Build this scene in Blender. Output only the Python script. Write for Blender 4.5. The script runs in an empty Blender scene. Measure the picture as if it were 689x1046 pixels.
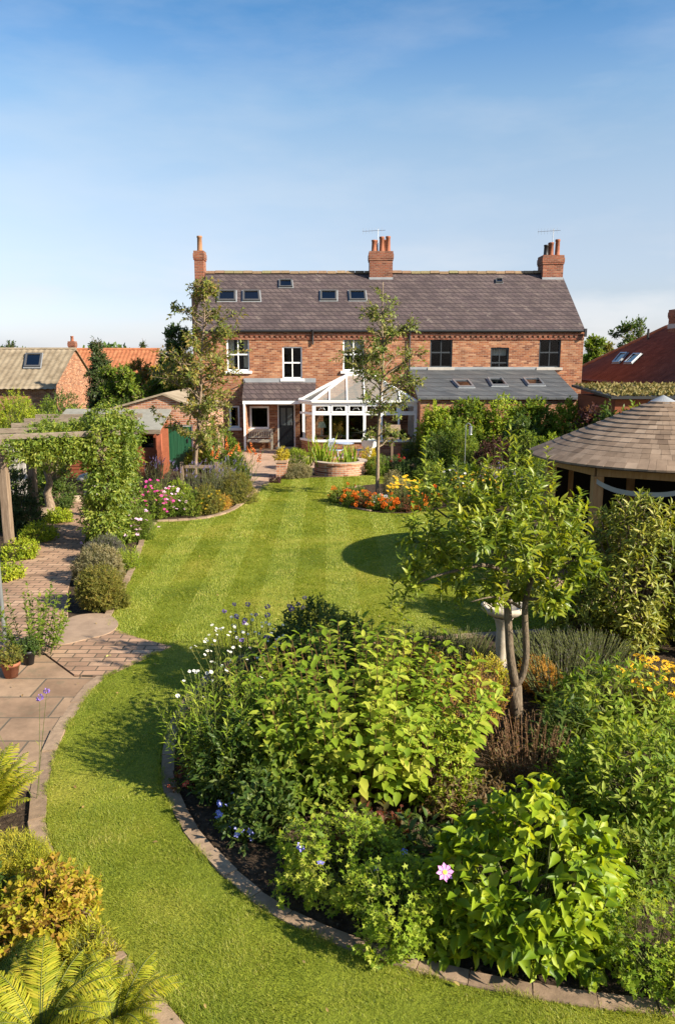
import bpy, math, random
import numpy as np
from mathutils import Vector
R = math.radians
PI = math.pi
C = bpy.context.scene.collection
# ------------------------------------------------------------------ camera model
EYE = 4.0; FPX = 800.0; PITCH = R(11.1); W0, H0 = 689.0, 1046.0
def ray(px, py):
    xc = (px - W0/2)/FPX; yc = (H0/2 - py)/FPX
    return np.array([xc, math.cos(PITCH) + yc*math.sin(PITCH), -math.sin(PITCH) + yc*math.cos(PITCH)])
def G(px, py, z=0.0):
    d = ray(px, py); t = (z - EYE)/d[2]
    return np.array([d[0]*t, d[1]*t, z])
def P(px, py, Y):
    d = ray(px, py); t = Y/d[1]
    return np.array([d[0]*t, Y, EYE + d[2]*t])
def scale_at(Y, z=0.5):
    return FPX/(Y*math.cos(PITCH) + (EYE - z)*math.sin(PITCH))
# ------------------------------------------------------------------ object helpers
def tag(o, label=None, cat=None, group=None, kind=None):
    if label: o['label'] = label
    if cat: o['category'] = cat
    if group: o['group'] = group
    if kind: o['kind'] = kind
    return o
def empty(name, loc, label, cat, group=None):
    o = bpy.data.objects.new(name, None); C.objects.link(o)
    o.location = Vector([float(v) for v in loc]); o.empty_display_size = 0.2
    return tag(o, label, cat, group)
def wloc(o):
    v = np.zeros(3)
    while o is not None:
        v += np.array(o.location); o = o.parent
    return v
def link(name, me, parent=None, loc=None):
    o = bpy.data.objects.new(name, me); C.objects.link(o)
    if parent is not None: o.parent = parent
    if loc is not None: o.location = Vector([float(v) for v in loc])
    return o
def mesh_np(name, V, F, mats, parent=None, midx=None, smooth=False, local=False, flat=False):
    """V (n,3) world coordinates, F (m,3) triangles"""
    V = np.asarray(V, dtype=np.float64); F = np.asarray(F, dtype=np.int32)
    if parent is not None and not local: V = V - wloc(parent)
    me = bpy.data.meshes.new(name)
    me.vertices.add(len(V)); me.vertices.foreach_set('co', V.astype(np.float32).ravel())
    k = F.shape[1]
    me.loops.add(F.size); me.loops.foreach_set('vertex_index', F.ravel())
    me.polygons.add(len(F))
    me.polygons.foreach_set('loop_start', np.arange(0, F.size, k, dtype=np.int32))
    me.polygons.foreach_set('loop_total', np.full(len(F), k, dtype=np.int32))
    if midx is not None: me.polygons.foreach_set('material_index', np.asarray(midx, dtype=np.int32))
    if flat: me.polygons.foreach_set('use_smooth', np.zeros(len(F), dtype=bool))
    me.update(calc_edges=True)
    for m in (mats if isinstance(mats, (list, tuple)) else [mats]): me.materials.append(m)
    return link(name, me, parent)
class MB:
    def __init__(s): s.v = []; s.f = []; s.m = []
    def add(s, vs, fs, m=0):
        b = len(s.v); s.v += [tuple(float(c) for c in v) for v in vs]
        s.f += [tuple(b+i for i in f) for f in fs]; s.m += [m]*len(fs); return s
    def box(s, x0, x1, y0, y1, z0, z1, m=0):
        vs = [(x0,y0,z0),(x1,y0,z0),(x1,y1,z0),(x0,y1,z0),(x0,y0,z1),(x1,y0,z1),(x1,y1,z1),(x0,y1,z1)]
        return s.add(vs, [(3,2,1,0),(4,5,6,7),(0,1,5,4),(1,2,6,5),(2,3,7,6),(3,0,4,7)], m)
    def bar(s, a, b, w, h, m=0, up=(0,0,1)):
        a = np.array(a, float); b = np.array(b, float); d = b-a; d /= np.linalg.norm(d)
        u = np.array(up, float); sd = np.cross(d, u)
        if np.linalg.norm(sd) < 1e-4: sd = np.cross(d, np.array([1.0,0,0]))
        sd /= np.linalg.norm(sd); u = np.cross(sd, d)
        vs = []
        for q in (a, b):
            for (i, j) in ((-1,-1),(1,-1),(1,1),(-1,1)): vs.append(q + sd*i*w/2 + u*j*h/2)
        return s.add(vs, [(3,2,1,0),(4,5,6,7),(0,1,5,4),(1,2,6,5),(2,3,7,6),(3,0,4,7)], m)
    def quad(s, a, b, c, d, m=0): return s.add([a,b,c,d], [(0,1,2,3)], m)
    def slab(s, pts, t, m=0):
        """planar polygon pts thickened by vector t"""
        n = len(pts); t = np.array(t, float)
        vs = [np.array(p, float) for p in pts] + [np.array(p, float)+t for p in pts]
        fs = [tuple(range(n))[::-1], tuple(range(n, 2*n))] + [(i, (i+1) % n, (i+1) % n+n, i+n) for i in range(n)]
        return s.add(vs, fs, m)
    def tube(s, pts, rad, n=8, m=0, cap=True):
        pts = [np.array(p, float) for p in pts]
        if not hasattr(rad, '__len__'): rad = [rad]*len(pts)
        vs = []; fs = []; prev = None
        for i, p in enumerate(pts):
            d = pts[min(i+1, len(pts)-1)] - pts[max(i-1, 0)]; d /= (np.linalg.norm(d)+1e-9)
            if prev is None:
                a = np.cross(d, [0,0,1.0]) if abs(d[2]) < .9 else np.cross(d, [1.0,0,0])
            else: a = prev - d*np.dot(prev, d)
            a /= np.linalg.norm(a); prev = a; b = np.cross(d, a)
            for k in range(n):
                t = 2*PI*k/n; vs.append(p + rad[i]*(a*math.cos(t)+b*math.sin(t)))
        for i in range(len(pts)-1):
            for k in range(n):
                fs.append((i*n+k, i*n+(k+1) % n, (i+1)*n+(k+1) % n, (i+1)*n+k))
        if cap: fs += [tuple(range(n))[::-1], tuple((len(pts)-1)*n+k for k in range(n))]
        return s.add(vs, fs, m)
    def lathe(s, prof, c=(0,0,0), n=24, m=0):
        vs = []; fs = []
        for (r, z) in prof:
            for k in range(n):
                t = 2*PI*k/n; vs.append((c[0]+r*math.cos(t), c[1]+r*math.sin(t), c[2]+z))
        for i in range(len(prof)-1):
            for k in range(n): fs.append((i*n+k, i*n+(k+1) % n, (i+1)*n+(k+1) % n, (i+1)*n+k))
        return s.add(vs, fs, m)
    def build(s, name, mats, parent=None, smooth=False, bevel=0):
        me = bpy.data.meshes.new(name)
        off = wloc(parent) if parent is not None else np.zeros(3)
        me.from_pydata([tuple(np.array(v)-off) for v in s.v], [], s.f)
        for m in (mats if isinstance(mats, (list, tuple)) else [mats]): me.materials.append(m)
        me.polygons.foreach_set('material_index', s.m)
        if smooth: me.polygons.foreach_set('use_smooth', [True]*len(s.f))
        me.update()
        o = link(name, me, parent)
        if bevel:
            b = o.modifiers.new('bevel', 'BEVEL'); b.width = bevel; b.segments = 2; b.limit_method = 'ANGLE'
        return o
# ------------------------------------------------------------------ materials
def newmat(name):
    m = bpy.data.materials.new(name); m.use_nodes = True
    nt = m.node_tree; nt.nodes.clear()
    out = nt.nodes.new('ShaderNodeOutputMaterial')
    def nd(t, **kw):
        n = nt.nodes.new(t)
        for k, v in kw.items():
            if k in n.bl_rna.properties: setattr(n, k, v)
            else: n.inputs[k].default_value = v
        return n
    return m, nt, out, nd
def c4(c): return (c[0], c[1], c[2], 1.0)
def ramp(nt, nd, src, stops):
    r = nd('ShaderNodeValToRGB'); e = r.color_ramp.elements
    while len(e) < len(stops): e.new(0.5)
    for i, (p, c) in enumerate(stops): e[i].position = p; e[i].color = c4(c)
    nt.links.new(src, r.inputs['Fac']); return r.outputs['Color']
def pos_out(nt, nd): return nd('ShaderNodeNewGeometry').outputs['Position']
def principled(nt, nd, out, col, rough=0.7, spec=0.3, bump=None, bstr=0.3, bdist=0.02, metal=0.0):
    b = nd('ShaderNodeBsdfPrincipled'); b.inputs['Roughness'].default_value = rough
    b.inputs['Specular IOR Level'].default_value = spec; b.inputs['Metallic'].default_value = metal
    if isinstance(col, (tuple, list)): b.inputs['Base Color'].default_value = c4(col)
    else: nt.links.new(col, b.inputs['Base Color'])
    if bump is not None:
        bn = nd('ShaderNodeBump', Strength=bstr, Distance=bdist)
        nt.links.new(bump, bn.inputs['Height']); nt.links.new(bn.outputs['Normal'], b.inputs['Normal'])
    nt.links.new(b.outputs[0], out.inputs['Surface']); return b
def m_noise(name, stops, scale=8.0, rough=0.75, spec=0.25, bstr=0.3, bdist=0.02, detail=6.0, stretch=(1,1,1), metal=0.0):
    m, nt, out, nd = newmat(name)
    mp = nd('ShaderNodeMapping'); mp.inputs['Scale'].default_value = stretch
    nt.links.new(pos_out(nt, nd), mp.inputs['Vector'])
    n = nd('ShaderNodeTexNoise', Scale=scale, Detail=detail, Roughness=0.62)
    nt.links.new(mp.outputs[0], n.inputs['Vector'])
    k = len(stops)
    col = ramp(nt, nd, n.outputs['Fac'], [(0.28+0.44*i/(k-1), c) for i, c in enumerate(stops)])
    principled(nt, nd, out, col, rough, spec, n.outputs['Fac'], bstr, bdist, metal); return m
def m_plain(name, col, rough=0.5, spec=0.4, metal=0.0, var=0.12, scale=3.0):
    a = tuple(c*(1-var) for c in col); b = tuple(min(1, c*(1+var)) for c in col)
    return m_noise(name, [a, b], scale, rough, spec, 0.05, 0.005, 4.0, metal=metal)
def m_leaf(name, cols, trans=0.35, rough=0.45, spec=0.35, tcol=None, clump=2.0):
    m, nt, out, nd = newmat(name)
    g = nd('ShaderNodeNewGeometry')
    n = nd('ShaderNodeTexNoise', Scale=clump, Detail=2.0)
    nt.links.new(g.outputs['Position'], n.inputs['Vector'])
    mx = nd('ShaderNodeMath', operation='MULTIPLY_ADD'); mx.inputs[1].default_value = 0.62; 
    nt.links.new(g.outputs['Random Per Island'], mx.inputs[0])
    m2 = nd('ShaderNodeMath', operation='MULTIPLY_ADD'); m2.inputs[1].default_value = 0.9; m2.inputs[2].default_value = -0.26
    nt.links.new(n.outputs['Fac'], m2.inputs[0]); nt.links.new(m2.outputs[0], mx.inputs[2])
    k = len(cols)
    col = ramp(nt, nd, mx.outputs[0], [(0.1+0.8*i/(k-1), c) for i, c in enumerate(cols)])
    b = nd('ShaderNodeBsdfPrincipled'); b.inputs['Roughness'].default_value = rough
    b.inputs['Specular IOR Level'].default_value = spec
    nt.links.new(col, b.inputs['Base Color'])
    t = nd('ShaderNodeBsdfTranslucent')
    h = nd('ShaderNodeMixRGB', blend_type='MULTIPLY'); h.inputs[0].default_value = 1.0
    h.inputs[2].default_value = c4(tcol or (1.5, 1.35, 0.55))
    nt.links.new(col, h.inputs[1]); nt.links.new(h.outputs[0], t.inputs['Color'])
    mix = nd('ShaderNodeMixShader'); mix.inputs[0].default_value = trans
    nt.links.new(b.outputs[0], mix.inputs[1]); nt.links.new(t.outputs[0], mix.inputs[2])
    nt.links.new(mix.outputs[0], out.inputs['Surface']); return m
def m_brick(name, cols, mortar, bw=0.225, bh=0.075, flat=False, mort=0.012, rough=0.85, bstr=0.5, stain=0.45, lichen=None):
    m, nt, out, nd = newmat(name)
    sep = nd('ShaderNodeSeparateXYZ'); nt.links.new(pos_out(nt, nd), sep.inputs[0])
    cb = nd('ShaderNodeCombineXYZ')
    if flat:
        nt.links.new(sep.outputs['X'], cb.inputs[0]); nt.links.new(sep.outputs['Y'], cb.inputs[1])
    else:
        ad = nd('ShaderNodeMath', operation='ADD'); nt.links.new(sep.outputs['X'], ad.inputs[0]); nt.links.new(sep.outputs['Y'], ad.inputs[1])
        nt.links.new(ad.outputs[0], cb.inputs[0]); nt.links.new(sep.outputs['Z'], cb.inputs[1])
    br = nd('ShaderNodeTexBrick'); br.inputs['Scale'].default_value = 1.0
    br.inputs['Brick Width'].default_value = bw; br.inputs['Row Height'].default_value = bh
    br.inputs['Mortar Size'].default_value = mort; br.inputs['Mortar Smooth'].default_value = 0.3
    br.inputs['Color1'].default_value = (0,0,0,1); br.inputs['Color2'].default_value = (1,1,1,1); br.inputs['Mortar'].default_value = (0.5,0.5,0.5,1)
    nt.links.new(cb.outputs[0], br.inputs['Vector'])
    col = ramp(nt, nd, br.outputs['Color'], [(i/(len(cols)-1), c) for i, c in enumerate(cols)])
    n = nd('ShaderNodeTexNoise', Scale=1.3, Detail=7.0, Roughness=0.7); nt.links.new(pos_out(nt, nd), n.inputs['Vector'])
    st = nd('ShaderNodeMixRGB', blend_type='MULTIPLY'); st.inputs[0].default_value = stain
    nt.links.new(col, st.inputs[1])
    nt.links.new(ramp(nt, nd, n.outputs['Fac'], [(0.3, (0.45,0.42,0.4)), (0.6, (1.25,1.2,1.15))]), st.inputs[2])
    mm = nd('ShaderNodeMixRGB'); nt.links.new(br.outputs['Fac'], mm.inputs[0]); nt.links.new(st.outputs[0], mm.inputs[1]); mm.inputs[2].default_value = c4(mortar)
    base_ = mm.outputs[0]
    if lichen:
        n3 = nd('ShaderNodeTexNoise', Scale=lichen[0], Detail=8.0, Roughness=0.75); nt.links.new(pos_out(nt, nd), n3.inputs['Vector'])
        ml3 = nd('ShaderNodeMixRGB'); ml3.inputs[2].default_value = c4(lichen[2])
        rr = ramp(nt, nd, n3.outputs['Fac'], [(lichen[1], (0,0,0)), (lichen[1]+.07, (.55,.55,.55))])
        nt.links.new(rr, ml3.inputs[0]); nt.links.new(base_, ml3.inputs[1]); base_ = ml3.outputs[0]
    inv = nd('ShaderNodeMath', operation='SUBTRACT'); inv.inputs[0].default_value = 1.0; nt.links.new(br.outputs['Fac'], inv.inputs[1])
    principled(nt, nd, out, base_, rough, 0.2, inv.outputs[0], bstr, 0.012); return m
def m_island(name, cols, rough=0.8, scale=14.0, bstr=0.3, stretch=(1,1,1), spec=0.2):
    m, nt, out, nd = newmat(name)
    g = nd('ShaderNodeNewGeometry')
    col = ramp(nt, nd, g.outputs['Random Per Island'], [(i/(len(cols)-1), c) for i, c in enumerate(cols)])
    mp = nd('ShaderNodeMapping'); mp.inputs['Scale'].default_value = stretch; nt.links.new(g.outputs['Position'], mp.inputs['Vector'])
    n = nd('ShaderNodeTexNoise', Scale=scale, Detail=6.0, Roughness=0.65); nt.links.new(mp.outputs[0], n.inputs['Vector'])
    st = nd('ShaderNodeMixRGB', blend_type='MULTIPLY'); st.inputs[0].default_value = 0.6
    nt.links.new(col, st.inputs[1]); nt.links.new(ramp(nt, nd, n.outputs['Fac'], [(0.3, (0.5,0.5,0.5)), (0.65, (1.2,1.2,1.2))]), st.inputs[2])
    principled(nt, nd, out, st.outputs[0], rough, spec, n.outputs['Fac'], bstr, 0.01); return m
def m_glass(name, tint=(0.75,0.8,0.8), refl=0.12, ior=1.5):
    m, nt, out, nd = newmat(name)
    t = nd('ShaderNodeBsdfTransparent'); t.inputs['Color'].default_value = c4(tint)
    gl = nd('ShaderNodeBsdfGlossy'); gl.inputs['Roughness'].default_value = 0.03
    fr = nd('ShaderNodeFresnel', IOR=ior)
    ad = nd('ShaderNodeMath', operation='ADD'); ad.inputs[1].default_value = refl; nt.links.new(fr.outputs[0], ad.inputs[0])
    mx = nd('ShaderNodeMixShader'); nt.links.new(ad.outputs[0], mx.inputs[0])
    nt.links.new(t.outputs[0], mx.inputs[1]); nt.links.new(gl.outputs[0], mx.inputs[2])
    nt.links.new(mx.outputs[0], out.inputs['Surface']); return m

M = {}
M['brick'] = m_brick('house_brick', [(0.13,0.048,0.028),(0.25,0.092,0.044),(0.33,0.14,0.066),(0.20,0.066,0.034),(0.40,0.22,0.125),(0.28,0.11,0.052)], (0.30,0.21,0.145), mort=0.009, stain=.6, lichen=(1.7, .62, (0.10,0.06,0.045)))
M['brick_red'] = m_brick('red_brick', [(0.10,0.035,0.022),(0.25,0.08,0.042),(0.17,0.055,0.035),(0.30,0.13,0.075)], (0.2,0.14,0.10), stain=.7)
M['brick_old'] = m_brick('old_garden_brick', [(0.16,0.06,0.04),(0.36,0.15,0.08),(0.42,0.22,0.13),(0.26,0.11,0.07)], (0.36,0.29,0.23))
M['slate'] = m_brick('grey_slate', [(0.066,0.050,0.052),(0.082,0.062,0.062),(0.10,0.077,0.073),(0.072,0.053,0.056)], (0.036,0.027,0.028), 0.26, 0.19, False, 0.022, 0.8, 0.5, 0.6, (2.6, .60, (0.2,0.175,0.14)))
M['slate_blue'] = m_brick('blue_grey_slate', [(0.055,0.060,0.066),(0.075,0.081,0.087),(0.095,0.098,0.10),(0.064,0.068,0.074)], (0.036,0.036,0.038), 0.3, 0.15, False, 0.012, 0.6, 0.3, 0.35)
M['paver'] = m_brick('path_paver', [(0.215,0.135,0.09),(0.32,0.205,0.135),(0.27,0.17,0.112),(0.37,0.25,0.17)], (0.10,0.075,0.05), 0.30, 0.15, True, 0.012, 0.9, 0.6, 0.6, (3.5, .6, (0.12,0.11,0.06)))
M['terrace_paver'] = m_brick('terrace_paver', [(0.30,0.20,0.14),(0.37,0.25,0.18),(0.33,0.23,0.17)], (0.26,0.2,0.15), 0.45, 0.45, True, 0.012, 0.9, 0.3, 0.4)
M['flags'] = m_brick('patio_flags', [(0.19,0.125,0.08),(0.27,0.185,0.122),(0.23,0.155,0.10),(0.31,0.22,0.145)], (0.11,0.09,0.065), 0.82, 0.55, True, 0.014, 0.9, 0.6, 0.75, (2.2, .56, (0.15,0.12,0.075)))
M['flag'] = m_noise('patio_stone', [(0.09,0.065,0.045),(0.18,0.13,0.09),(0.25,0.19,0.13),(0.34,0.27,0.19)], 2.8, 0.9, 0.2, 0.6, 0.02, 12.0)
M['edging'] = m_island('edging_stone', [(0.18,0.125,0.082),(0.255,0.178,0.118),(0.30,0.215,0.142),(0.21,0.145,0.096)], 0.95, 11.0, 0.8)
M['slabstone'] = m_noise('pale_slab', [(0.21,0.145,0.10),(0.31,0.22,0.152)], 4.0, 0.9)
M['soil'] = m_noise('garden_soil', [(0.022,0.015,0.01),(0.05,0.034,0.022),(0.085,0.06,0.04)], 14.0, 0.95, 0.1, 0.9, 0.05)
M['field'] = m_noise('rough_ground', [(0.03,0.045,0.012),(0.06,0.08,0.02),(0.09,0.09,0.035)], 0.9, 0.95, 0.1, 0.6, 0.1)
M['white'] = m_plain('white_paint', (0.80,0.80,0.78), 0.4, 0.4, 0, 0.04)
M['offwhite'] = m_plain('off_white_fabric', (0.62,0.58,0.5), 0.8, 0.2, 0, 0.08)
M['darkframe'] = m_plain('dark_frame', (0.035,0.04,0.045), 0.4)
M['greyframe'] = m_plain('grey_frame', (0.07,0.068,0.065), 0.5)
M['stone'] = m_noise('sill_stone', [(0.33,0.30,0.26),(0.46,0.42,0.37)], 6.0, 0.85)
M['lead'] = m_plain('lead_flashing', (0.28,0.29,0.30), 0.5, 0.4, 0.2)
M['pot'] = m_noise('terracotta', [(0.20,0.07,0.038),(0.31,0.12,0.065)], 6.0, 0.8)
M['potwarm'] = m_noise('buff_chimney_pot', [(0.24,0.115,0.055),(0.34,0.18,0.095)], 5.0, 0.8)
M['glass'] = m_glass('window_glass', (0.8,0.83,0.82), 0.0, 1.33)
M['skyglass'] = m_glass('roof_window_glass', (0.25,0.3,0.33), 0.08)
M['dark'] = m_plain('interior_shade_paint', (0.016,0.015,0.014), 0.9, 0.1)  # near-black colour standing in for shade inside rooms and pavilion
M['room'] = m_noise('room_wall', [(0.22,0.17,0.12),(0.3,0.24,0.17)], 1.0, 0.9)
M['curtain'] = m_noise('curtain', [(0.55,0.52,0.45),(0.75,0.72,0.66)], 6.0, 0.9, 0.1, 0.3, 0.02, 2.0, (6,6,0.4))
M['wood'] = m_noise('weathered_wood', [(0.11,0.075,0.05),(0.19,0.135,0.092),(0.27,0.2,0.14)], 6.0, 0.85, 0.15, 0.5, 0.01, 8.0, (4,4,0.5))
M['beam'] = m_noise('grey_beam_wood', [(0.10,0.075,0.055),(0.17,0.135,0.10),(0.23,0.185,0.14)], 6.0, 0.85, 0.15, 0.5, 0.01, 8.0, (0.7,3,4))
M['oak'] = m_noise('honey_oak', [(0.24,0.135,0.06),(0.35,0.215,0.105)], 5.0, 0.7, 0.2, 0.3, 0.01, 8.0, (5,5,0.6))
M['redwood'] = m_noise('stained_timber', [(0.15,0.04,0.02),(0.24,0.075,0.035)], 4.0, 0.8, 0.2, 0.3, 0.01, 6.0, (0.5,0.5,8))
M['greendoor'] = m_noise('green_paint', [(0.008,0.06,0.028),(0.016,0.095,0.045)], 3.0, 0.5, 0.4, 0.1, 0.005, 5.0, (6,6,0.6))
M['felt'] = m_noise('roof_felt', [(0.17,0.165,0.14),(0.25,0.24,0.21)], 3.0, 0.9, 0.15)
M['bench'] = m_noise('silvered_teak', [(0.46,0.40,0.31),(0.60,0.53,0.43)], 8.0, 0.85)
M['shake'] = m_island('cedar_shake', [(0.13,0.088,0.06),(0.20,0.14,0.096),(0.235,0.168,0.118),(0.17,0.118,0.08),(0.28,0.205,0.146)], 0.85, 3.0, 0.1)
M['pantile'] = m_noise('orange_pantile', [(0.24,0.08,0.035),(0.35,0.13,0.06),(0.42,0.18,0.085)], 2.5, 0.8)
M['redtile'] = m_noise('dark_red_tile', [(0.085,0.03,0.022),(0.14,0.048,0.035),(0.19,0.075,0.055)], 2.0, 0.85)
M['conctile'] = m_noise('concrete_tile', [(0.15,0.115,0.075),(0.24,0.19,0.13),(0.31,0.255,0.18)], 1.6, 0.9)
M['sedum'] = m_noise('sedum_roof', [(0.09,0.11,0.025),(0.24,0.17,0.06),(0.33,0.24,0.09),(0.12,0.13,0.04)], 5.0, 0.95, 0.1, 0.9, 0.08)
M['bark'] = m_noise('brown_bark', [(0.09,0.06,0.04),(0.2,0.145,0.1),(0.29,0.22,0.16)], 16.0, 0.9, 0.15, 0.8, 0.02, 8.0, (2,2,0.5))
M['palebark'] = m_noise('pale_bark', [(0.11,0.082,0.055),(0.20,0.15,0.10),(0.31,0.24,0.17)], 22.0, 0.85, 0.15, 0.5, 0.01, 6.0, (2,2,0.6))
M['applebark'] = m_noise('apple_bark', [(0.06,0.045,0.03),(0.13,0.098,0.067),(0.23,0.18,0.125)], 30.0, 0.9, 0.15, 0.9, 0.02, 8.0, (2,2,0.5))
M['stem'] = m_noise('green_stem', [(0.07,0.09,0.02),(0.13,0.14,0.04)], 9.0, 0.7)
M['redstem'] = m_noise('red_stem', [(0.10,0.05,0.025),(0.17,0.10,0.04)], 9.0, 0.6)
M['drystem'] = m_noise('dry_stem', [(0.12,0.06,0.03),(0.24,0.13,0.07)], 9.0, 0.8)
M['ceramic'] = m_noise('pale_cast_stone', [(0.30,0.25,0.19),(0.46,0.40,0.32)], 9.0, 0.85)
M['metal'] = m_plain('grey_metal', (0.4,0.42,0.44), 0.35, 0.5, 0.8)
M['black'] = m_plain('black_paint', (0.02,0.02,0.022), 0.5)
M['blue'] = m_plain('blue_grey_paint', (0.32,0.38,0.52), 0.5)
M['render'] = m_noise('cream_render', [(0.5,0.43,0.33),(0.6,0.53,0.42)], 2.0, 0.9)
M['water'] = m_plain('pond_water', (0.012,0.018,0.012), 0.05, 0.6)
# ------------------------------------------------------------------ foliage engine
def unit(a): return a/(np.linalg.norm(a, axis=-1, keepdims=True)+1e-9)
def tpl_leaf(kind):
    if kind == 'oval':
        v = [(0,0,0),(-.42,.32,.07),(0,.38,-.03),(.42,.32,.07),(-.36,.65,.02),(0,.7,-.06),(.36,.65,.02),(0,1,-.16)]
        f = [(0,2,1),(0,3,2),(1,2,4),(2,5,4),(2,3,5),(3,6,5),(4,5,7),(5,6,7)]
    elif kind == 'big':
        v = [(0,0,0),(-.36,.14,.08),(0,.18,-.04),(.36,.14,.08),(-.5,.38,.11),(0,.42,-.06),(.5,.38,.11),(-.33,.68,.05),(0,.7,-.10),(.33,.68,.05),(0,1,-.22)]
        f = [(0,2,1),(0,3,2),(1,2,4),(2,5,4),(2,3,5),(3,6,5),(4,5,7),(5,8,7),(5,6,8),(6,9,8),(7,8,10),(8,9,10)]
    elif kind == 'simple':
        v = [(0,0,0),(-.5,.45,.05),(.5,.45,.05),(0,1,-.1)]; f = [(0,2,1),(1,2,3)]
    elif kind == 'narrow':
        v = [(0,0,0),(-.5,.4,.02),(.5,.4,.02),(0,1,-.18)]; f = [(0,2,1),(1,2,3)]
    elif kind == 'blade':
        v = [(-.35,0,0),(.35,0,0),(-.5,.4,.0),(.5,.4,.0),(-.33,.75,-.1),(.33,.75,-.1),(0,1,-.28)]
        f = [(0,1,3),(0,3,2),(2,3,5),(2,5,4),(4,5,6)]
    elif kind == 'lobed':
        v = [(0,.1,0)]; f = []
        pts = []
        for k in range(9):
            a = -PI*0.8 + 1.6*PI*k/8
            r = 0.9 if k % 2 == 0 else 0.42
            pts.append((r*.5*math.sin(a)*1.05, .42+r*.5*math.cos(a), -.1*(r-.5)))
        v += pts; v[0] = (0,.4,.02)
        f = [(0, i+2, i+1) for i in range(8)]
    elif kind.startswith('petal'):
        n = int(kind[5:]); v = [(0,0,0)]; f = []
        for k in range(n):
            a = 2*PI*k/n; w = PI/n*0.85
            b = len(v)
            v += [(.72*math.sin(a-w), .72*math.cos(a-w), .16), (1.0*math.sin(a), 1.0*math.cos(a), .1), (.72*math.sin(a+w), .72*math.cos(a+w), .16)]
            f += [(0, b+1, b), (0, b+2, b+1)]
    return np.array(v, float), np.array(f, int)
def stamp(Pn, D, N, L, Wd, kind):
    v, f = tpl_leaf(kind)
    n = len(Pn); D = unit(D); S = unit(np.cross(D, N)); N2 = np.cross(S, D)
    L = np.broadcast_to(np.asarray(L, float), (n,)); Wd = np.broadcast_to(np.asarray(Wd, float), (n,))
    V = (Pn[:, None, :] + S[:, None, :]*(v[None, :, 0:1]*Wd[:, None, None]) + D[:, None, :]*(v[None, :, 1:2]*L[:, None, None])
         + N2[:, None, :]*(v[None, :, 2:3]*L[:, None, None]))
    F = f[None] + (np.arange(n)*len(v))[:, None, None]
    return V.reshape(-1, 3), F.reshape(-1, 3)
def rods(A, B, ra, rb):
    n = len(A); d = unit(B-A); a = np.cross(d, np.array([0.31,0.55,0.77])); a = unit(a); b = np.cross(d, a)
    ra = np.broadcast_to(np.asarray(ra, float), (n,)); rb = np.broadcast_to(np.asarray(rb, float), (n,))
    V = []
    for (Q, r) in ((A, ra), (B, rb)):
        for k in range(3):
            t = 2*PI*k/3; V.append(Q + r[:, None]*(a*math.cos(t)+b*math.sin(t)))
    V = np.stack(V, 1)
    f = np.array([(0,1,4),(0,4,3),(1,2,5),(1,5,4),(2,0,3),(2,3,5)])
    return V.reshape(-1, 3), (f[None]+(np.arange(n)*6)[:, None, None]).reshape(-1, 3)
def join(parts):
    V = []; F = []; b = 0
    for v, f in parts:
        V.append(v); F.append(f+b); b += len(v)
    return np.concatenate(V), np.concatenate(F)
def rsphere(rng, n): return unit(rng.normal(size=(n, 3)))
def shoots(rng, O, D, Ln, n, L, asp, ang=0.9, kind='oval', droop=0.0, t0=0.2, jit=0.25, upN=0.3, pairs=False):
    """leaves along many shoots; returns leaf (V,F), shoot tips"""
    m = len(O); D = unit(D); Ln = np.broadcast_to(np.asarray(Ln, float), (m,))
    a = unit(np.cross(D, unit(rng.normal(size=(m, 3))))); b = np.cross(D, a)
    t = np.linspace(t0, 1.0, n)[None, :] + rng.uniform(-.5, .5, (m, n))*(.8*(1-t0)/max(n, 1)); t = np.clip(t, 0.02, 1.03)
    if pairs: ph = (np.arange(n) % 2)*PI + (np.arange(n)//2)*(PI/2)
    else: ph = np.arange(n)*2.399
    ph = ph[None, :] + rng.uniform(0, 6.28, (m, 1)) + rng.normal(size=(m, n))*jit
    rad = a[:, None]*np.cos(ph)[..., None] + b[:, None]*np.sin(ph)[..., None]
    an = ang*(1.15 - 0.55*t) + rng.normal(size=(m, n))*jit*.6
    LD = D[:, None]*np.cos(an)[..., None] + rad*np.sin(an)[..., None]
    LD[..., 2] -= droop*(0.6+0.8*rng.random((m, n)))
    NN = D[:, None]*np.sin(an)[..., None] - rad*np.cos(an)[..., None]
    NN[..., 2] += upN; NN += SUNWARD*0.32+rng.normal(size=NN.shape)*jit*.7   # blades turn to the light
    Pn = O[:, None] + D[:, None]*(Ln[:, None]*t)[..., None]
    sz = L*(1.0 - 0.35*np.abs(t-0.55)/0.55)*rng.uniform(.5, 1.28, (m, n))
    Pn = Pn.reshape(-1, 3); LD = LD.reshape(-1, 3); NN = NN.reshape(-1, 3); sz = sz.ravel()
    ok = Pn[:, 2] > 0.01
    return stamp(Pn[ok], unit(LD[ok]), unit(NN[ok]), sz[ok], sz[ok]*asp, kind)
def mound_blobs(rng, rx, ry, h, k=9, br=0.45, c=(0,0,0), low=0.12):
    """ellipsoid blobs that fill a mound standing on the ground"""
    out = []
    for i in range(k):
        u = rsphere(rng, 1)[0]; u[2] = abs(u[2]); q = rng.random()**.4*(1-br*.75)
        s = br*rng.uniform(.75, 1.2)
        z = low*h + (h*(1-low) - 0.5*h*s)*q*u[2]
        out.append((np.array([c[0]+rx*q*u[0], c[1]+ry*q*u[1], c[2]+z]), np.array([rx*s, ry*s, h*s*.75])))
    out.append((np.array([c[0], c[1], c[2]+h*.42]), np.array([rx*.72, ry*.72, h*.5])))
    return out
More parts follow.
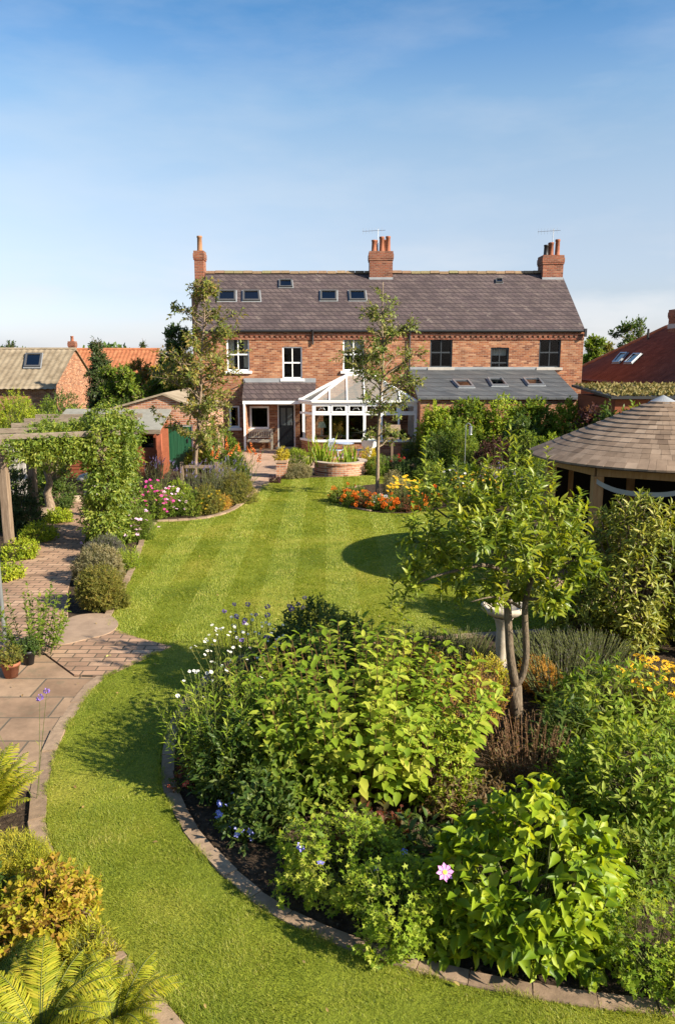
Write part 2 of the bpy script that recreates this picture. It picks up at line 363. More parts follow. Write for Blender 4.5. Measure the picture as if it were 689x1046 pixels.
def blob_points(rng, blobs, n, inner=0.25, up_only=False):
    r = np.array([b[1] for b in blobs]); cen = np.array([b[0] for b in blobs])
    ar = (r[:, 0]*r[:, 1]*r[:, 2])**(2/3); i = rng.choice(len(blobs), size=n, p=ar/ar.sum())
    u = rsphere(rng, n)
    if up_only: u[:, 2] = np.abs(u[:, 2])
    q = 1 - inner*rng.random(n)**1.5
    Pn = cen[i] + u*r[i]*q[:, None]
    # drop points that lie deep inside another blob
    d = ((Pn[:, None]-cen[None])/r[None]); dd = (d*d).sum(-1); deep = (dd < 0.42).any(1)
    nrm = unit(u/r[i]); ok = (~deep) & (Pn[:, 2] > 0.0)
    return Pn[ok], nrm[ok]
def foliage(rng, blobs, nsh, slen, nl, L, asp, kind='oval', ang=0.9, out=0.8, up=0.6, rnd=0.35, droop=0.1, upN=0.4, pairs=False, inner=0.3, up_only=False):
    Pn, N = blob_points(rng, blobs, nsh, inner, up_only)
    D = N*out; D[:, 2] += up; D += rng.normal(size=D.shape)*rnd; D = unit(D)
    ln = slen*rng.uniform(.6, 1.25, len(Pn))
    O = Pn - D*ln[:, None]*0.75
    return shoots(rng, O, D, ln, nl, L, asp, ang, kind, droop, 0.15, 0.3, upN, pairs), (O, O+D*ln[:, None]*1.0)
def leaf_area(L, asp): return 0.55*L*L*asp
def spot(px, fy=None, ty=None, wpx=50, Y=None, deep=0.8):
    """ground centre, height, radius of a plant from where its foot, top and sides are"""
    Yf = Y if Y is not None else G(px, fy)[1]
    r = wpx/2/scale_at(Yf, 0.5)
    Yc = Yf if Y is not None else Yf + r*deep
    r = wpx/2/scale_at(Yc, 0.5)
    q = P(px, ty, Yc); h = q[2]
    x = P(px, (ty+523+FPX*math.tan(math.atan2(EYE, Yc)-PITCH))/2, Yc)[0]
    return np.array([x, Yc, 0.0]), h, r
SUNWARD = np.array([.757, -.402, .515])
FLOWER = {}
def flower_mesh(key, kind, col, ccol, size):
    if key in FLOWER: return FLOWER[key]
    rng = np.random.default_rng(5)
    mp = m_leaf('petal_'+key, [tuple(c*.75 for c in col), col, tuple(min(1, c*1.2) for c in col)], 0.25, 0.6, 0.2, (1,1,1))
    mc = m_plain('flower_centre_'+key, ccol, 0.8)
    V, F = [], []
    if kind == 'ball':
        n = 46; u = rsphere(rng, n); u[:, 2] = u[:, 2]*.75
        v, f = stamp(u*size*.55, u, unit(rng.normal(size=(n, 3))), size*.6, size*.5, 'simple'); mi = np.zeros(len(f), int)
    elif kind == 'spike':
        n = 60; z = rng.random(n)*size*4; a = rng.random(n)*6.28; D = np.stack([np.cos(a), np.sin(a), 0.5+0*a], 1)
        Pn = D*0.1*size; Pn[:, 2] = z
        v, f = stamp(Pn, D, rsphere(rng, n), size*.6*(1.1-z/(size*4)), size*.4, 'simple'); mi = np.zeros(len(f), int)
    else:
        z = np.array([[0,0,0.0]]); v1, f1 = stamp(z, np.array([[0,1.0,0]]), np.array([[0,0,1.0]]), size, size, kind)
        v2, f2 = stamp(np.array([[0,0,size*.12]]), np.array([[0,1.0,0]]), np.array([[0,0,1.0]]), size*.3, size*.3, 'petal9')
        v, f = join([(v1, f1), (v2, f2)]); mi = np.r_[np.zeros(len(f1), int), np.ones(len(f2), int)]
    o = mesh_np('flower', v, f, [mp, mc], midx=mi); me = o.data; bpy.data.objects.remove(o)
    FLOWER[key] = me; return me
def add_flowers(rng, root, pts, me, name='flower', face=None, smin=.8, smax=1.2):
    """each flower head its own part, sharing one mesh"""
    for p in pts[:100]:
        o = link(name, me, root, p - wloc(root))
        s = rng.uniform(smin, smax); o.scale = (s, s, s)
        d = Vector((rng.normal()*.35+.25, rng.normal()*.35-.35, 1.0)) if face is None else Vector(face)
        o.rotation_euler = d.to_track_quat('Z', 'Y').to_euler()
def bush(seed, name, label, cat, at, mat, L, asp, kind='oval', nsh=None, nl=8, slen=None, k=9, br=0.45, group=None, stem='stem',
         flowers=None, ry=None, low=0.12, cover=2.2, **kw):
    """at = (centre, height, radius)"""
    rng = np.random.default_rng(seed); c, h, r = at; ry = ry or r
    root = empty(name, c, label, cat, group)
    blobs = mound_blobs(rng, r, ry, h, k, br, c, low)
    slen = slen or L*2.2
    if nsh is None:
        area = 2*PI*r*ry*.5 + 2*PI*(r+ry)/2*h*.8
        nsh = int(min(9000, max(40, cover*2.0*area/(leaf_area(L, asp)*nl))))
    (V, F), (A, B) = foliage(rng, blobs, nsh, slen, nl, L, asp, kind, **kw)
    mesh_np('foliage', V, F, M[mat], root)
    m = max(5, min(160, len(A)//6)); idx = rng.choice(len(A), m, replace=False)
    base = np.array(c) + np.c_[rng.normal(size=(m, 2))*r*.12, np.zeros(m)]
    mesh_np('stem', *join([rods(base, A[idx], max(.004, h*.008), max(.003, h*.004)), rods(A, B, L*.03, L*.015)]), M[stem], root)
    if flowers:
        key, fk, col, cc, size, n = flowers[:6]
        Pn, N = blob_points(rng, blobs, n*6, 0.02)
        good = (N[:, 2] > -0.1) & (N[:, 1] < 0.5); Pn = Pn[good][:n]; N = N[good][:n]
        add_flowers(rng, root, Pn + N*slen*.35 + np.array([0,0,size*.4]), flower_mesh(key, fk, col, cc, size))
    return root
# ================================================================== CAMERA, LIGHT, SKY
scene = bpy.context.scene
cam = bpy.data.cameras.new('camera'); co = bpy.data.objects.new('camera', cam); C.objects.link(co)
co.location = (0, 0, EYE); co.rotation_euler = (PI/2 - PITCH, 0, 0)
cam.sensor_fit = 'VERTICAL'; cam.sensor_height = 36.0; cam.lens = FPX/H0*36.0; cam.clip_end = 5000; cam.clip_start = 0.05
scene.camera = co
SAZ, SEL = R(28), R(31)
S = Vector((math.cos(SEL)*math.cos(SAZ), -math.cos(SEL)*math.sin(SAZ), math.sin(SEL)))
sl = bpy.data.lights.new('sun', 'SUN'); sl.energy = 5.0; sl.angle = R(0.55); sl.color = (1.0, 0.90, 0.74)
so = bpy.data.objects.new('sun', sl); C.objects.link(so); so.rotation_euler = S.to_track_quat('Z', 'Y').to_euler(); so.location = (20, -10, 30)
wd = bpy.data.worlds.new('World'); scene.world = wd; wd.use_nodes = True
nt = wd.node_tree; nt.nodes.clear()
sky = nt.nodes.new('ShaderNodeTexSky'); sky.sky_type = 'NISHITA'; sky.sun_disc = False
sky.sun_elevation = SEL; sky.sun_rotation = math.atan2(S.x, S.y); sky.altitude = 0; sky.air_density = 1.0; sky.dust_density = 1.0; sky.ozone_density = 3.0
bg = nt.nodes.new('ShaderNodeBackground'); bg.inputs['Strength'].default_value = 0.076
wo = nt.nodes.new('ShaderNodeOutputWorld')
tc = nt.nodes.new('ShaderNodeTexCoord'); mp = nt.nodes.new('ShaderNodeMapping'); mp.inputs['Scale'].default_value = (1.4, 1.4, 5.0); mp.inputs['Location'].default_value = (0.35, 0.2, 0.1)
nz = nt.nodes.new('ShaderNodeTexNoise'); nz.inputs['Scale'].default_value = 3.2; nz.inputs['Detail'].default_value = 7; nz.inputs['Roughness'].default_value = 0.55
nt.links.new(tc.outputs['Generated'], mp.inputs[0]); nt.links.new(mp.outputs[0], nz.inputs['Vector'])
cr = nt.nodes.new('ShaderNodeValToRGB'); cr.color_ramp.elements[0].position = 0.45; cr.color_ramp.elements[1].position = 0.66
cr.color_ramp.elements[1].color = (0.8, 0.8, 0.8, 1)
nt.links.new(nz.outputs['Fac'], cr.inputs[0])
# clouds gather near the horizon, as the real far cloud bank does
sp = nt.nodes.new('ShaderNodeSeparateXYZ'); nt.links.new(tc.outputs['Generated'], sp.inputs[0])
hz = nt.nodes.new('ShaderNodeMapRange'); hz.inputs['From Min'].default_value = 0.0; hz.inputs['From Max'].default_value = 0.14; hz.inputs['To Min'].default_value = 1.0; hz.inputs['To Max'].default_value = 0.16
nt.links.new(sp.outputs['Z'], hz.inputs['Value'])
ml = nt.nodes.new('ShaderNodeMath'); ml.operation = 'MULTIPLY'; nt.links.new(cr.outputs[0], ml.inputs[0]); nt.links.new(hz.outputs[0], ml.inputs[1])
mx = nt.nodes.new('ShaderNodeMixRGB'); nt.links.new(ml.outputs[0], mx.inputs[0]); mx.inputs[2].default_value = (4.75, 4.8, 4.9, 1)
tn = nt.nodes.new('ShaderNodeMixRGB'); tn.blend_type = 'MULTIPLY'; tn.inputs[0].default_value = 1.0
# grade of the clear air from the pale horizon up to the deeper zenith blue
tr_ = nt.nodes.new('ShaderNodeValToRGB'); SKYG = [(0.0, (1.02,1.03,1.35)), (0.078, (0.976,0.866,0.934)), (0.135, (1.143,0.948,0.898)), (0.189, (1.21,1.03,0.925)), (0.24, (1.176,1.07,0.957)), (0.288, (1.0,1.05,1.0)), (0.334, (0.71,0.92,1.0)), (0.372, (0.474,0.80,0.95)), (0.5, (0.42,0.72,0.9)), (0.8, (0.7,0.9,1.05))]
while len(tr_.color_ramp.elements) < len(SKYG): tr_.color_ramp.elements.new(0.5)
for e_, (p_, c_) in zip(tr_.color_ramp.elements, SKYG): e_.position = p_; e_.color = (*c_, 1)
nt.links.new(sp.outputs['Z'], tr_.inputs[0]); nt.links.new(tr_.outputs[0], tn.inputs[2])
nt.links.new(sky.outputs[0], tn.inputs[1]); nt.links.new(tn.outputs[0], mx.inputs[1])
nt.links.new(mx.outputs[0], bg.inputs['Color']); nt.links.new(bg.outputs[0], wo.inputs['Surface'])
vs = scene.view_settings; vs.view_transform = 'Standard'; vs.look = 'None'; vs.gamma = 1.0; vs.use_curve_mapping = False; vs.exposure = 1.34
scene.cycles.max_bounces = 8; scene.cycles.transparent_max_bounces = 12; scene.cycles.diffuse_bounces = 5; scene.cycles.glossy_bounces = 2
scene.cycles.transmission_bounces = 4; scene.cycles.use_denoising = True; scene.cycles.sample_clamp_indirect = 6.0

# ================================================================== GROUND
def smooth(pts, n=8, closed=False):
    """Catmull-Rom through world points"""
    pts = [np.array(p, float) for p in pts]; N = len(pts); out = []
    rng_ = range(N) if closed else range(N-1)
    for i in rng_:
        p0 = pts[(i-1) % N] if closed or i > 0 else pts[0]; p1 = pts[i]; p2 = pts[(i+1) % N]
        p3 = pts[(i+2) % N] if closed or i+2 < N else pts[-1]
        for k in range(n):
            t = k/n
            out.append(0.5*((2*p1)+(-p0+p2)*t+(2*p0-5*p1+4*p2-p3)*t*t+(-p0+3*p1-3*p2+p3)*t**3))
    if not closed: out.append(pts[-1])
    return out
def line(px, n=8): return smooth([G(x, y) for x, y in px], n)
def sheet(name, pts, z, mat, t=None):
    mb = MB(); mb.slab([(p[0], p[1], z) for p in pts], (0, 0, -(t or 0.03)))
    o = mb.build(name, mat); tag(o, kind='structure'); return o
gm = MB(); gm.quad((-900,-60,-0.06),(900,-60,-0.06),(900,1500,-0.06),(-900,1500,-0.06)); tag(gm.build('ground', M['field']), kind='structure')
gm = MB(); gm.slab([(-16,1,-0.012),(17,1,-0.012),(17,34.9,-0.012),(-16,34.9,-0.012)], (0,0,-0.04)); tag(gm.build('garden_soil', M['soil']), kind='structure')
# ---- lawn outline
back = line([(270,495),(288,489),(330,488),(380,486),(440,484),(475,500),(510,535),(560,570),(600,600),(622,632)], 5)
bedcurve = line([(600,641),(500,646),(420,652),(340,657),(270,664),(225,678),(197,702),(178,728),(167,758),(164,795),(180,840),(212,882),(258,924),(318,957),(410,991),(510,1016),(620,1034),(740,1046)], 6)
south = [G(790,1090), G(700,1240), G(420,1260), G(260,1180)]
leftcurve = line([(232,1100),(191,1046),(150,1000),(104,944),(68,892),(52,856),(48,826),(55,780),(76,733),(110,692),(176,661)], 6)
midcurve = line([(176,661),(140,652),(112,640),(124,612),(140,578),(150,548),(161,534)], 6)
topcurve = line([(161,534),(196,532),(226,527),(246,518),(259,506),(270,495)], 6)
lawn = back[:-1] + bedcurve + south + leftcurve[:-1] + midcurve[:-1] + topcurve[:-1]
def lawn_mat():
    m, nt, out, nd = newmat('mown_turf')
    p = pos_out(nt, nd)
    a = nd('ShaderNodeTexNoise', Scale=0.55, Detail=4.0); b = nd('ShaderNodeTexNoise', Scale=28.0, Detail=5.0, Roughness=0.7)
    nt.links.new(p, a.inputs['Vector']); nt.links.new(p, b.inputs['Vector'])
    c1 = ramp(nt, nd, a.outputs['Fac'], [(0.3,(0.09,0.125,0.012)),(0.5,(0.165,0.195,0.018)),(0.7,(0.27,0.25,0.04))])
    c2 = ramp(nt, nd, b.outputs['Fac'], [(0.3,(0.45,0.5,0.4)),(0.65,(1.25,1.2,1.1))])
    mm = nd('ShaderNodeMixRGB', blend_type='MULTIPLY'); mm.inputs[0].default_value = 0.8
    nt.links.new(c1, mm.inputs[1]); nt.links.new(c2, mm.inputs[2])
    principled(nt, nd, out, mm.outputs[0], 0.8, 0.15, b.outputs['Fac'], 0.8, 0.03); return m
M['turf'] = lawn_mat()
sheet('lawn', lawn, 0.012, M['turf'])
sheet('side_lawn', [(4.9,1.2,0),(16.5,1.2,0),(16.5,24.5,0),(8.4,24.5,0),(8.4,12.2,0),(5.6,9.4,0)], 0.004, M['turf'], 0.012)
# island bed is soil laid into the lawn
isl = smooth([G(x, y) for x, y in [(338,510),(352,500),(385,495),(430,495),(462,500),(470,512),(440,522),(405,525),(365,521)]], 6, True)
sheet('island_bed', isl, 0.022, M['soil'], 0.02)
# grass blades
def inside(poly, q):
    x, y = q[:, 0], q[:, 1]; r = np.zeros(len(q), bool); n = len(poly); j = n-1
    for i in range(n):
        xi, yi, xj, yj = poly[i][0], poly[i][1], poly[j][0], poly[j][1]
        if abs(yj-yi) > 1e-9:
            c = ((yi > y) != (yj > y)) & (x < (xj-xi)*(y-yi)/(yj-yi)+xi); r ^= c
        j = i
    return r
M['grass'] = m_leaf('grass_blade', [(0.115,0.165,0.018),(0.205,0.255,0.028),(0.30,0.325,0.045),(0.44,0.40,0.11)], 0.45, 0.5, 0.25, (1.35,1.3,0.5), 2.6)
def grass():
    rng = np.random.default_rng(3)
    pts = np.array([(p[0], p[1]) for p in lawn]); lo = pts.min(0); hi = pts.max(0)
    bands = [(2.2, 6.5, 14000, .027, .0040), (6.5, 10.5, 4200, .032, .006), (10.5, 17, 2600, .036, .011), (17, 27, 1100, .040, .019)]
    parts = []
    for (y0, y1, dens, ln, wd) in bands:
        n = int((hi[0]-lo[0])*(y1-y0)*dens)
        q = np.c_[rng.uniform(lo[0], hi[0], n), rng.uniform(y0, y1, n)]
        # only what the garden view can hold: a little beyond both sides of the frame
        q = q[(np.abs(q[:, 0]) < 0.5*q[:, 1]+1.6)]
        q = q[inside(pts, q) & ~inside(isl, q)]
        n = len(q); Pn = np.c_[q, np.full(n, 0.010)]
        # mowing stripes: the blades lean alternately
        st = np.where(np.floor((q[:, 0]+q[:, 1]*0.015)/0.56).astype(int) % 2 == 0, 1.0, -1.0)
        lean = np.stack([rng.normal(size=n)*.55, st*np.interp(q[:, 1], [6.5, 11], [.25, .62])+rng.normal(size=n)*.42-.1, np.full(n, 1.0)], 1)
        patch = 0.85+0.22*np.sin(q[:, 0]*2.1+1.3*np.sin(q[:, 1]*1.7))*np.sin(q[:, 1]*2.7+q[:, 0])+.28*np.sin(q[:, 0]*7.3+2*np.sin(q[:, 1]*5.1))*np.sin(q[:, 1]*8.9+1.7*np.sin(q[:, 0]*4.3))
        L = ln*patch*rng.uniform(.6, 1.35, n); Wd = wd*rng.uniform(.7, 1.3, n)
        D = unit(lean); Sd = unit(np.cross(D, np.array([0,0,1.0])+.55*rsphere(rng, n)))
        V = np.stack([Pn-Sd*Wd[:, None]/2, Pn+Sd*Wd[:, None]/2, Pn+D*L[:, None]], 1).reshape(-1, 3)
        parts.append((V, np.arange(3*n).reshape(-1, 3)))
    # longer uncut blades that lean over the kerbs
    for crv, m in ((bedcurve, 15000), (leftcurve, 9000), (midcurve, 3500), (topcurve, 2500)):
        cv_ = np.array(crv); d_ = np.r_[0, np.cumsum(np.linalg.norm(np.diff(cv_, axis=0), axis=1))]; s_ = rng.uniform(0, d_[-1], m)
        Pn = np.stack([np.interp(s_, d_, cv_[:, k]) for k in range(3)], 1); Pn[:, :2] += rng.normal(size=(m, 2))*.018; Pn[:, 2] = .004
        D = unit(np.c_[rng.normal(size=(m, 2))*.7, np.ones(m)]); Sd = unit(np.cross(D, rsphere(rng, m)))
        L = .052*rng.uniform(.4, 1.3, m)*(.7+.5*np.sin(s_*9+np.sin(s_*23))); L = np.maximum(L, .015)
        V = np.stack([Pn-Sd*.0025, Pn+Sd*.0025, Pn+D*L[:, None]], 1).reshape(-1, 3); parts.append((V, np.arange(3*m).reshape(-1, 3)))
    o = mesh_np('lawn_grass', *join(parts), M['grass']); tag(o, 'short mown grass blades of the striped lawn', 'grass', None, 'stuff')
grass()
# ---- paths and paving
path = [G(x, y) for x, y in [(30,506),(95,506),(96,524),(88,548),(76,580),(69,606),(70,634),(112,641),(140,652),(176,661),(110,692),(76,690),(46,668),(-30,668),(-60,640),(-10,592),(40,545),(58,524)]]
sheet('brick_path', path, 0.016, M['paver'])
patio = [G(x, y) for x, y in [(-160,690),(-60,664),(46,670),(76,692),(110,693),(76,734),(60,765),(50,800),(30,808),(-20,800),(-160,800)]]
sheet('stone_patio', patio, 0.010, M['flags'])
slabp = smooth([G(x, y) for x, y in [(42,655),(58,640),(80,630),(108,629),(121,638),(112,648),(90,654),(62,660)]], 5, True)
sheet('paving_slab', slabp, 0.030, M['slabstone'])
terr = [G(x, y) for x, y in [(232,455),(440,455),(440,470),(395,482),(300,484),(286,487),(272,496),(262,505),(256,494),(250,480),(240,466)]]
terr = [np.array([p[0], min(p[1], 35.25), 0]) for p in terr]
sheet('house_terrace', terr, 0.016, M['terrace_paver'])
def edging(name, pts, w, h, side, blk, seed):
    rng = np.random.default_rng(seed); mb = MB()
    pts = [np.array(p[:2]) for p in pts]; d = np.r_[0, np.cumsum([np.linalg.norm(pts[i+1]-pts[i]) for i in range(len(pts)-1)])]
    def at(s):
        i = min(max(int(np.searchsorted(d, s))-1, 0), len(pts)-2); t = (s-d[i])/(d[i+1]-d[i]+1e-9)
        tg = pts[i+1]-pts[i]; tg = tg/(np.linalg.norm(tg)+1e-9)
        return pts[i]+(pts[i+1]-pts[i])*t, np.array([-tg[1], tg[0]])*side
    s = 0
    while s+blk < d[-1]:
        e = s + blk*rng.uniform(.85, 1.15); a, na = at(s+0.003); b, nb = at(min(e-0.003, d[-1])); hh = h + rng.normal()*.005; j = rng.normal()*.005
        vs = [(*(a+na*j), -.03), (*(b+nb*j), -.03), (*(b+nb*(w+j)), -.03), (*(a+na*(w+j)), -.03)]
        c = .012
        vs += [(*(a+na*(j+c)), hh), (*(b+nb*(j+c)), hh+rng.normal()*.003), (*(b+nb*(w+j-c)), hh), (*(a+na*(w+j-c)), hh+rng.normal()*.003)]
        mb.add(vs, [(3,2,1,0),(4,5,6,7),(0,1,5,4),(1,2,6,5),(2,3,7,6),(3,0,4,7)]); s = e
    o = mb.build(name, M['edging']); tag(o, kind='structure'); return o
edging('bed_kerb', bedcurve, 0.145, 0.020, 1, 0.36, 1)
edging('lawn_kerb', leftcurve, 0.165, 0.018, 1, 0.40, 2)
edging('path_kerb', midcurve[13:], 0.13, 0.035, 1, 0.22, 3)
edging('border_kerb', topcurve, 0.16, 0.05, 1, 0.24, 4)
edging('island_kerb', isl[-8:]+isl[:10], 0.13, 0.05, -1, 0.24, 5)
def mulch():
    rng = np.random.default_rng(11); n = 26000
    q = np.c_[rng.uniform(-5.5, 6, n), rng.uniform(3.2, 11, n)]
    allp = [np.array([(p[0], p[1]) for p in k]) for k in (lawn, path, patio)]
    for k in allp: q = q[~inside(k, q)]
    n = len(q); Pn = np.c_[q, rng.uniform(-.012, .004, n)]
    D = rsphere(rng, n); D[:, 2] *= .4; s = rng.uniform(.008, .03, n)
    o = mesh_np('bark_mulch', *stamp(Pn, D, np.c_[rng.normal(size=(n,2))*.4, np.ones(n)], s, s*.7, 'oval'), m_island('mulch_chip', [(0.03,0.02,0.013),(0.07,0.045,0.03),(0.13,0.09,0.06),(0.05,0.05,0.02)], 0.9))
    tag(o, 'dark crumbly soil and bark mulch of the flower beds', 'mulch', None, 'stuff')
mulch()
def litter():
    rng = np.random.default_rng(12); n = 260
    q = np.c_[rng.uniform(-5, 5, n), rng.uniform(3.6, 17, n)**1.0]; D = rsphere(rng, n); D[:, 2] *= .25; s = rng.uniform(.025, .055, n)
    o = mesh_np('fallen_leaves', *stamp(np.c_[q, np.full(n, .034)], D, np.c_[rng.normal(size=(n, 2))*.5, np.ones(n)], s, s*.55, 'oval'), m_island('dry_leaf', [(0.22,0.13,0.05),(0.32,0.22,0.07),(0.16,0.08,0.035),(0.28,0.26,0.08)], 0.8))
    tag(o, 'few dry fallen leaves scattered over lawn and paving', 'leaf litter', None, 'stuff')
litter()

# ================================================================== HOUSES
def wall_open(mb, x0, x1, z0, z1, y, ops, depth=0.14, m=0, mr=0):
    xs = sorted({x0, x1, *[o[0] for o in ops], *[o[1] for o in ops]}); zs = sorted({z0, z1, *[o[2] for o in ops], *[o[3] for o in ops]})
    for i in range(len(xs)-1):
        for j in range(len(zs)-1):
            cx = (xs[i]+xs[i+1])/2; cz = (zs[j]+zs[j+1])/2
            if any(o[0] < cx < o[1] and o[2] < cz < o[3] for o in ops): continue
            mb.quad((xs[i],y,zs[j]),(xs[i+1],y,zs[j]),(xs[i+1],y,zs[j+1]),(xs[i],y,zs[j+1]), m)
    for (a, b, c, d) in ops:
        y2 = y+depth
        mb.quad((a,y,c),(a,y2,c),(a,y2,d),(a,y,d), mr); mb.quad((b,y,c),(b,y,d),(b,y2,d),(b,y2,c), mr)
        mb.quad((a,y,d),(a,y2,d),(b,y2,d),(b,y,d), mr); mb.quad((a,y,c),(b,y,c),(b,y2,c),(a,y2,c), mr)
def window(parent, x0, x1, z0, z1, y, frame, fw=0.06, vbars=1, hbar=True, sill='white', curt=None, dep=0.10, room=(.6, 2.2, .7)):
    mb = MB(); ya, yb = y+dep-.05, y+dep+.04
    mb.box(x0, x0+fw, ya, yb, z0, z1); mb.box(x1-fw, x1, ya, yb, z0, z1)
    mb.box(x0+fw, x1-fw, ya+.002, yb, z1-fw, z1); mb.box(x0+fw, x1-fw, ya+.002, yb, z0, z0+fw*1.2)
    zm = (z0+z1)/2
    if hbar: mb.box(x0+fw, x1-fw, ya+.006, yb-.01, zm-.03, zm+.03)
    for k in range(vbars):
        xc = x0+(x1-x0)*(k+1)/(vbars+1); mb.box(xc-.02, xc+.02, ya+.014, yb-.014, z0+fw*1.2, z1-fw)
    w = mb.build('window', frame, parent)
    g = MB(); g.quad((x0+fw*.5, y+dep+.01, z0+fw*.5), (x1-fw*.5, y+dep+.01, z0+fw*.5), (x1-fw*.5, y+dep+.01, z1-fw*.5), (x0+fw*.5, y+dep+.01, z1-fw*.5)); g.build('pane', M['glass'], w)
    if sill:
        s = MB(); s.box(x0-.10, x1+.10, y-.09, y+dep-.052, z0-.11, z0+.006); s.build('sill', M[sill], w, bevel=.008)
    if curt:
        c = MB()
        for (a, b, zt, zb) in curt:
            n = 12
            for i in range(n):
                xa = x0+(x1-x0)*(a+(b-a)*i/n); xb = x0+(x1-x0)*(a+(b-a)*(i+1)/n)
                c.quad((xa, y+.3+.03*(i % 2), z0+(z1-z0)*zb), (xb, y+.3+.03*((i+1) % 2), z0+(z1-z0)*zb), (xb, y+.3+.03*((i+1) % 2), z0+(z1-z0)*zt), (xa, y+.3+.03*(i % 2), z0+(z1-z0)*zt))
        c.build('curtain', M['curtain'], w)
    r = MB()  # box behind the pane, the room's shade put into its near-black colour
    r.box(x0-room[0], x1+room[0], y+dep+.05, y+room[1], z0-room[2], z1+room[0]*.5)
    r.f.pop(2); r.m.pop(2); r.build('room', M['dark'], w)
    return w
YF = 35.3; ZE = P(344, 337, YF)[2]; YR = YF+4.2; ZR = P(344, 280, YR)[2]
XL, XM, XR = -6.35, 2.66, 10.83
def fx(px, py=380): return P(px, py, YF)[0]
def fz(py): return P(344, py, YF)[2]
def op(px0, py0, px1, py1): return (fx(px0), fx(px1), fz(py1), fz(py0))
def house(name, label, x0, x1, ops):
    root = empty(name, ((x0+x1)/2, YF, 0), label, 'house')
    mb = MB(); wall_open(mb, x0, x1, -.05, ZE, YF, ops, 0.16)
    yb = YF+8.4
    for x, s in ((x0+.001, 1), (x1-.001, -1)): mb.add([(x,YF,-.05),(x,yb,-.05),(x,yb,ZE),(x,YR,ZR-.02),(x,YF,ZE)], [(0,1,2,3,4)])
    mb.quad((x0,yb,-.05),(x1,yb,-.05),(x1,yb,ZE),(x0,yb,ZE)); mb.build('wall', M['brick'], root)
    # red dentil course under the eaves
    d = MB(); d.box(x0, x1, YF-.035, YF+.01, ZE-.42, ZE-.34)
    n = int((x1-x0)/.225)
    for i in range(n):
        xa = x0+(x1-x0)*(i+.2)/n; d.box(xa, xa+.12, YF-.055, YF+.01, ZE-.338, ZE-.24)
    d.box(x0, x1, YF-.065, YF+.01, ZE-.238, ZE-.16); d.build('dentil_course', M['brick_red'], root)
    ov = 0.07; sl_ = (ZR-ZE)/4.2
    rf = MB()
    for s in (1, -1):
        ye = YF-ov if s == 1 else yb+ov; ze = ZE-ov*sl_
        rf.slab([(x0,ye,ze),(x1,ye,ze),(x1,YR,ZR),(x0,YR,ZR)] if s == 1 else [(x1,ye,ze),(x0,ye,ze),(x0,YR,ZR),(x1,YR,ZR)], (0,0,.07))
    r = rf.build('roof', M['slate'], root)
    rd = MB(); k = int((x1-x0)/.45)
    rng = np.random.default_rng(int(x1*10)+50)
    for i in range(k):
        xa = x0+(x1-x0)*i/k; xb = x0+(x1-x0)*(i+1)/k-.02; dz = rng.normal()*.008
        rd.add([(xa,YR-.16,ZR+.02+dz),(xb,YR-.16,ZR+.02+dz),(xb,YR-.07,ZR+.15+dz),(xa,YR-.07,ZR+.15+dz),(xb,YR+.07,ZR+.15+dz),(xa,YR+.07,ZR+.15+dz),(xb,YR+.16,ZR+.02+dz),(xa,YR+.16,ZR+.02+dz)],
               [(0,1,2,3),(3,2,4,5),(5,4,6,7),(0,3,5,7),(1,6,4,2)])
    rd.build('ridge_tile', m_island('ridge_clay', [(0.15,0.105,0.06),(0.24,0.165,0.095),(0.19,0.11,0.07),(0.2,0.175,0.085)], 0.9), r)
    g = MB(); gp = []
    g.tube([(x0, YF-ov-.06, ZE-ov*sl_+.0), (x1, YF-ov-.06, ZE-ov*sl_+.0)], .055, 8); g.build('gutter', M['black'], r)
    return root, r
def roofz(y): return ZE+(y-YF)*(ZR-ZE)/4.2+.07
def roof_px(px, py):
    d = ray(px, py); sl_ = (ZR-ZE)/4.2
    t = (ZE+.07-YF*sl_-EYE)/(d[2]-d[1]*sl_); return np.array([d[0]*t, d[1]*t, EYE+d[2]*t])
def skylight(parent, quad_px, fn, frame, nrm):
    pts = [fn(*q) for q in quad_px]; n = np.array(nrm, float); n /= np.linalg.norm(n)
    c = sum(pts)/4; mb = MB(); t = .09
    inn = [c+(p-c)*.8 for p in pts]
    for i in range(4):
        a, b, ai, bi = pts[i], pts[(i+1) % 4], inn[i], inn[(i+1) % 4]
        mb.slab([a, b, bi, ai], n*t)
    s = mb.build('skylight', frame, parent)
    g = MB(); g.slab([c+(p-c)*.82+n*.035 for p in pts], n*.01); g.build('pane', M['skyglass'], s)
    f = MB(); f.slab([c+(p-c)*1.12+n*.006 for p in pts], n*.012); f.build('flashing', M['lead'], s)
    k = MB(); k.slab([c+(p-c)*.81+n*.02 for p in pts], n*.006); k.build('blind', m_plain('skylight_blind', (0.10,0.12,0.15), .8), s)
    return s
def chimney(parent, x0, x1, y0, y1, z0, z1, pots, mat='brick_red', base=None):
    mb = MB(); mb.box(x0, x1, y0, y1, z0, z1-.42)
    mb.box(x0-.03, x1+.03, y0-.03, y1+.03, z1-.419, z1-.34); mb.box(x0-.045, x1+.045, y0-.045, y1+.045, z1-.339, z1-.12); mb.box(x0-.02, x1+.02, y0-.02, y1+.02, z1-.119, z1)
    c = mb.build('chimney', M[mat], parent)
    if base:
        f = MB(); f.box(x0-.02, x1+.02, y0-.02, y1+.02, base, base+.22); f.build('flashing', M['lead'], c)
    for (xx, yy, r, h, m) in pots:
        p = MB(); p.lathe([(r*1.0,-.02),(r*1.0,.05),(r*.92,.09),(r*.82,h*.86),(r*.96,h*.88),(r*.96,h*.97),(r*.9,h),(r*.68,h),(r*.66,h*.3)], (xx,yy,z1), 16); p.build('chimney_pot', M[m], c, True)
    return c
slope_n = (0, -(ZR-ZE), 4.2)
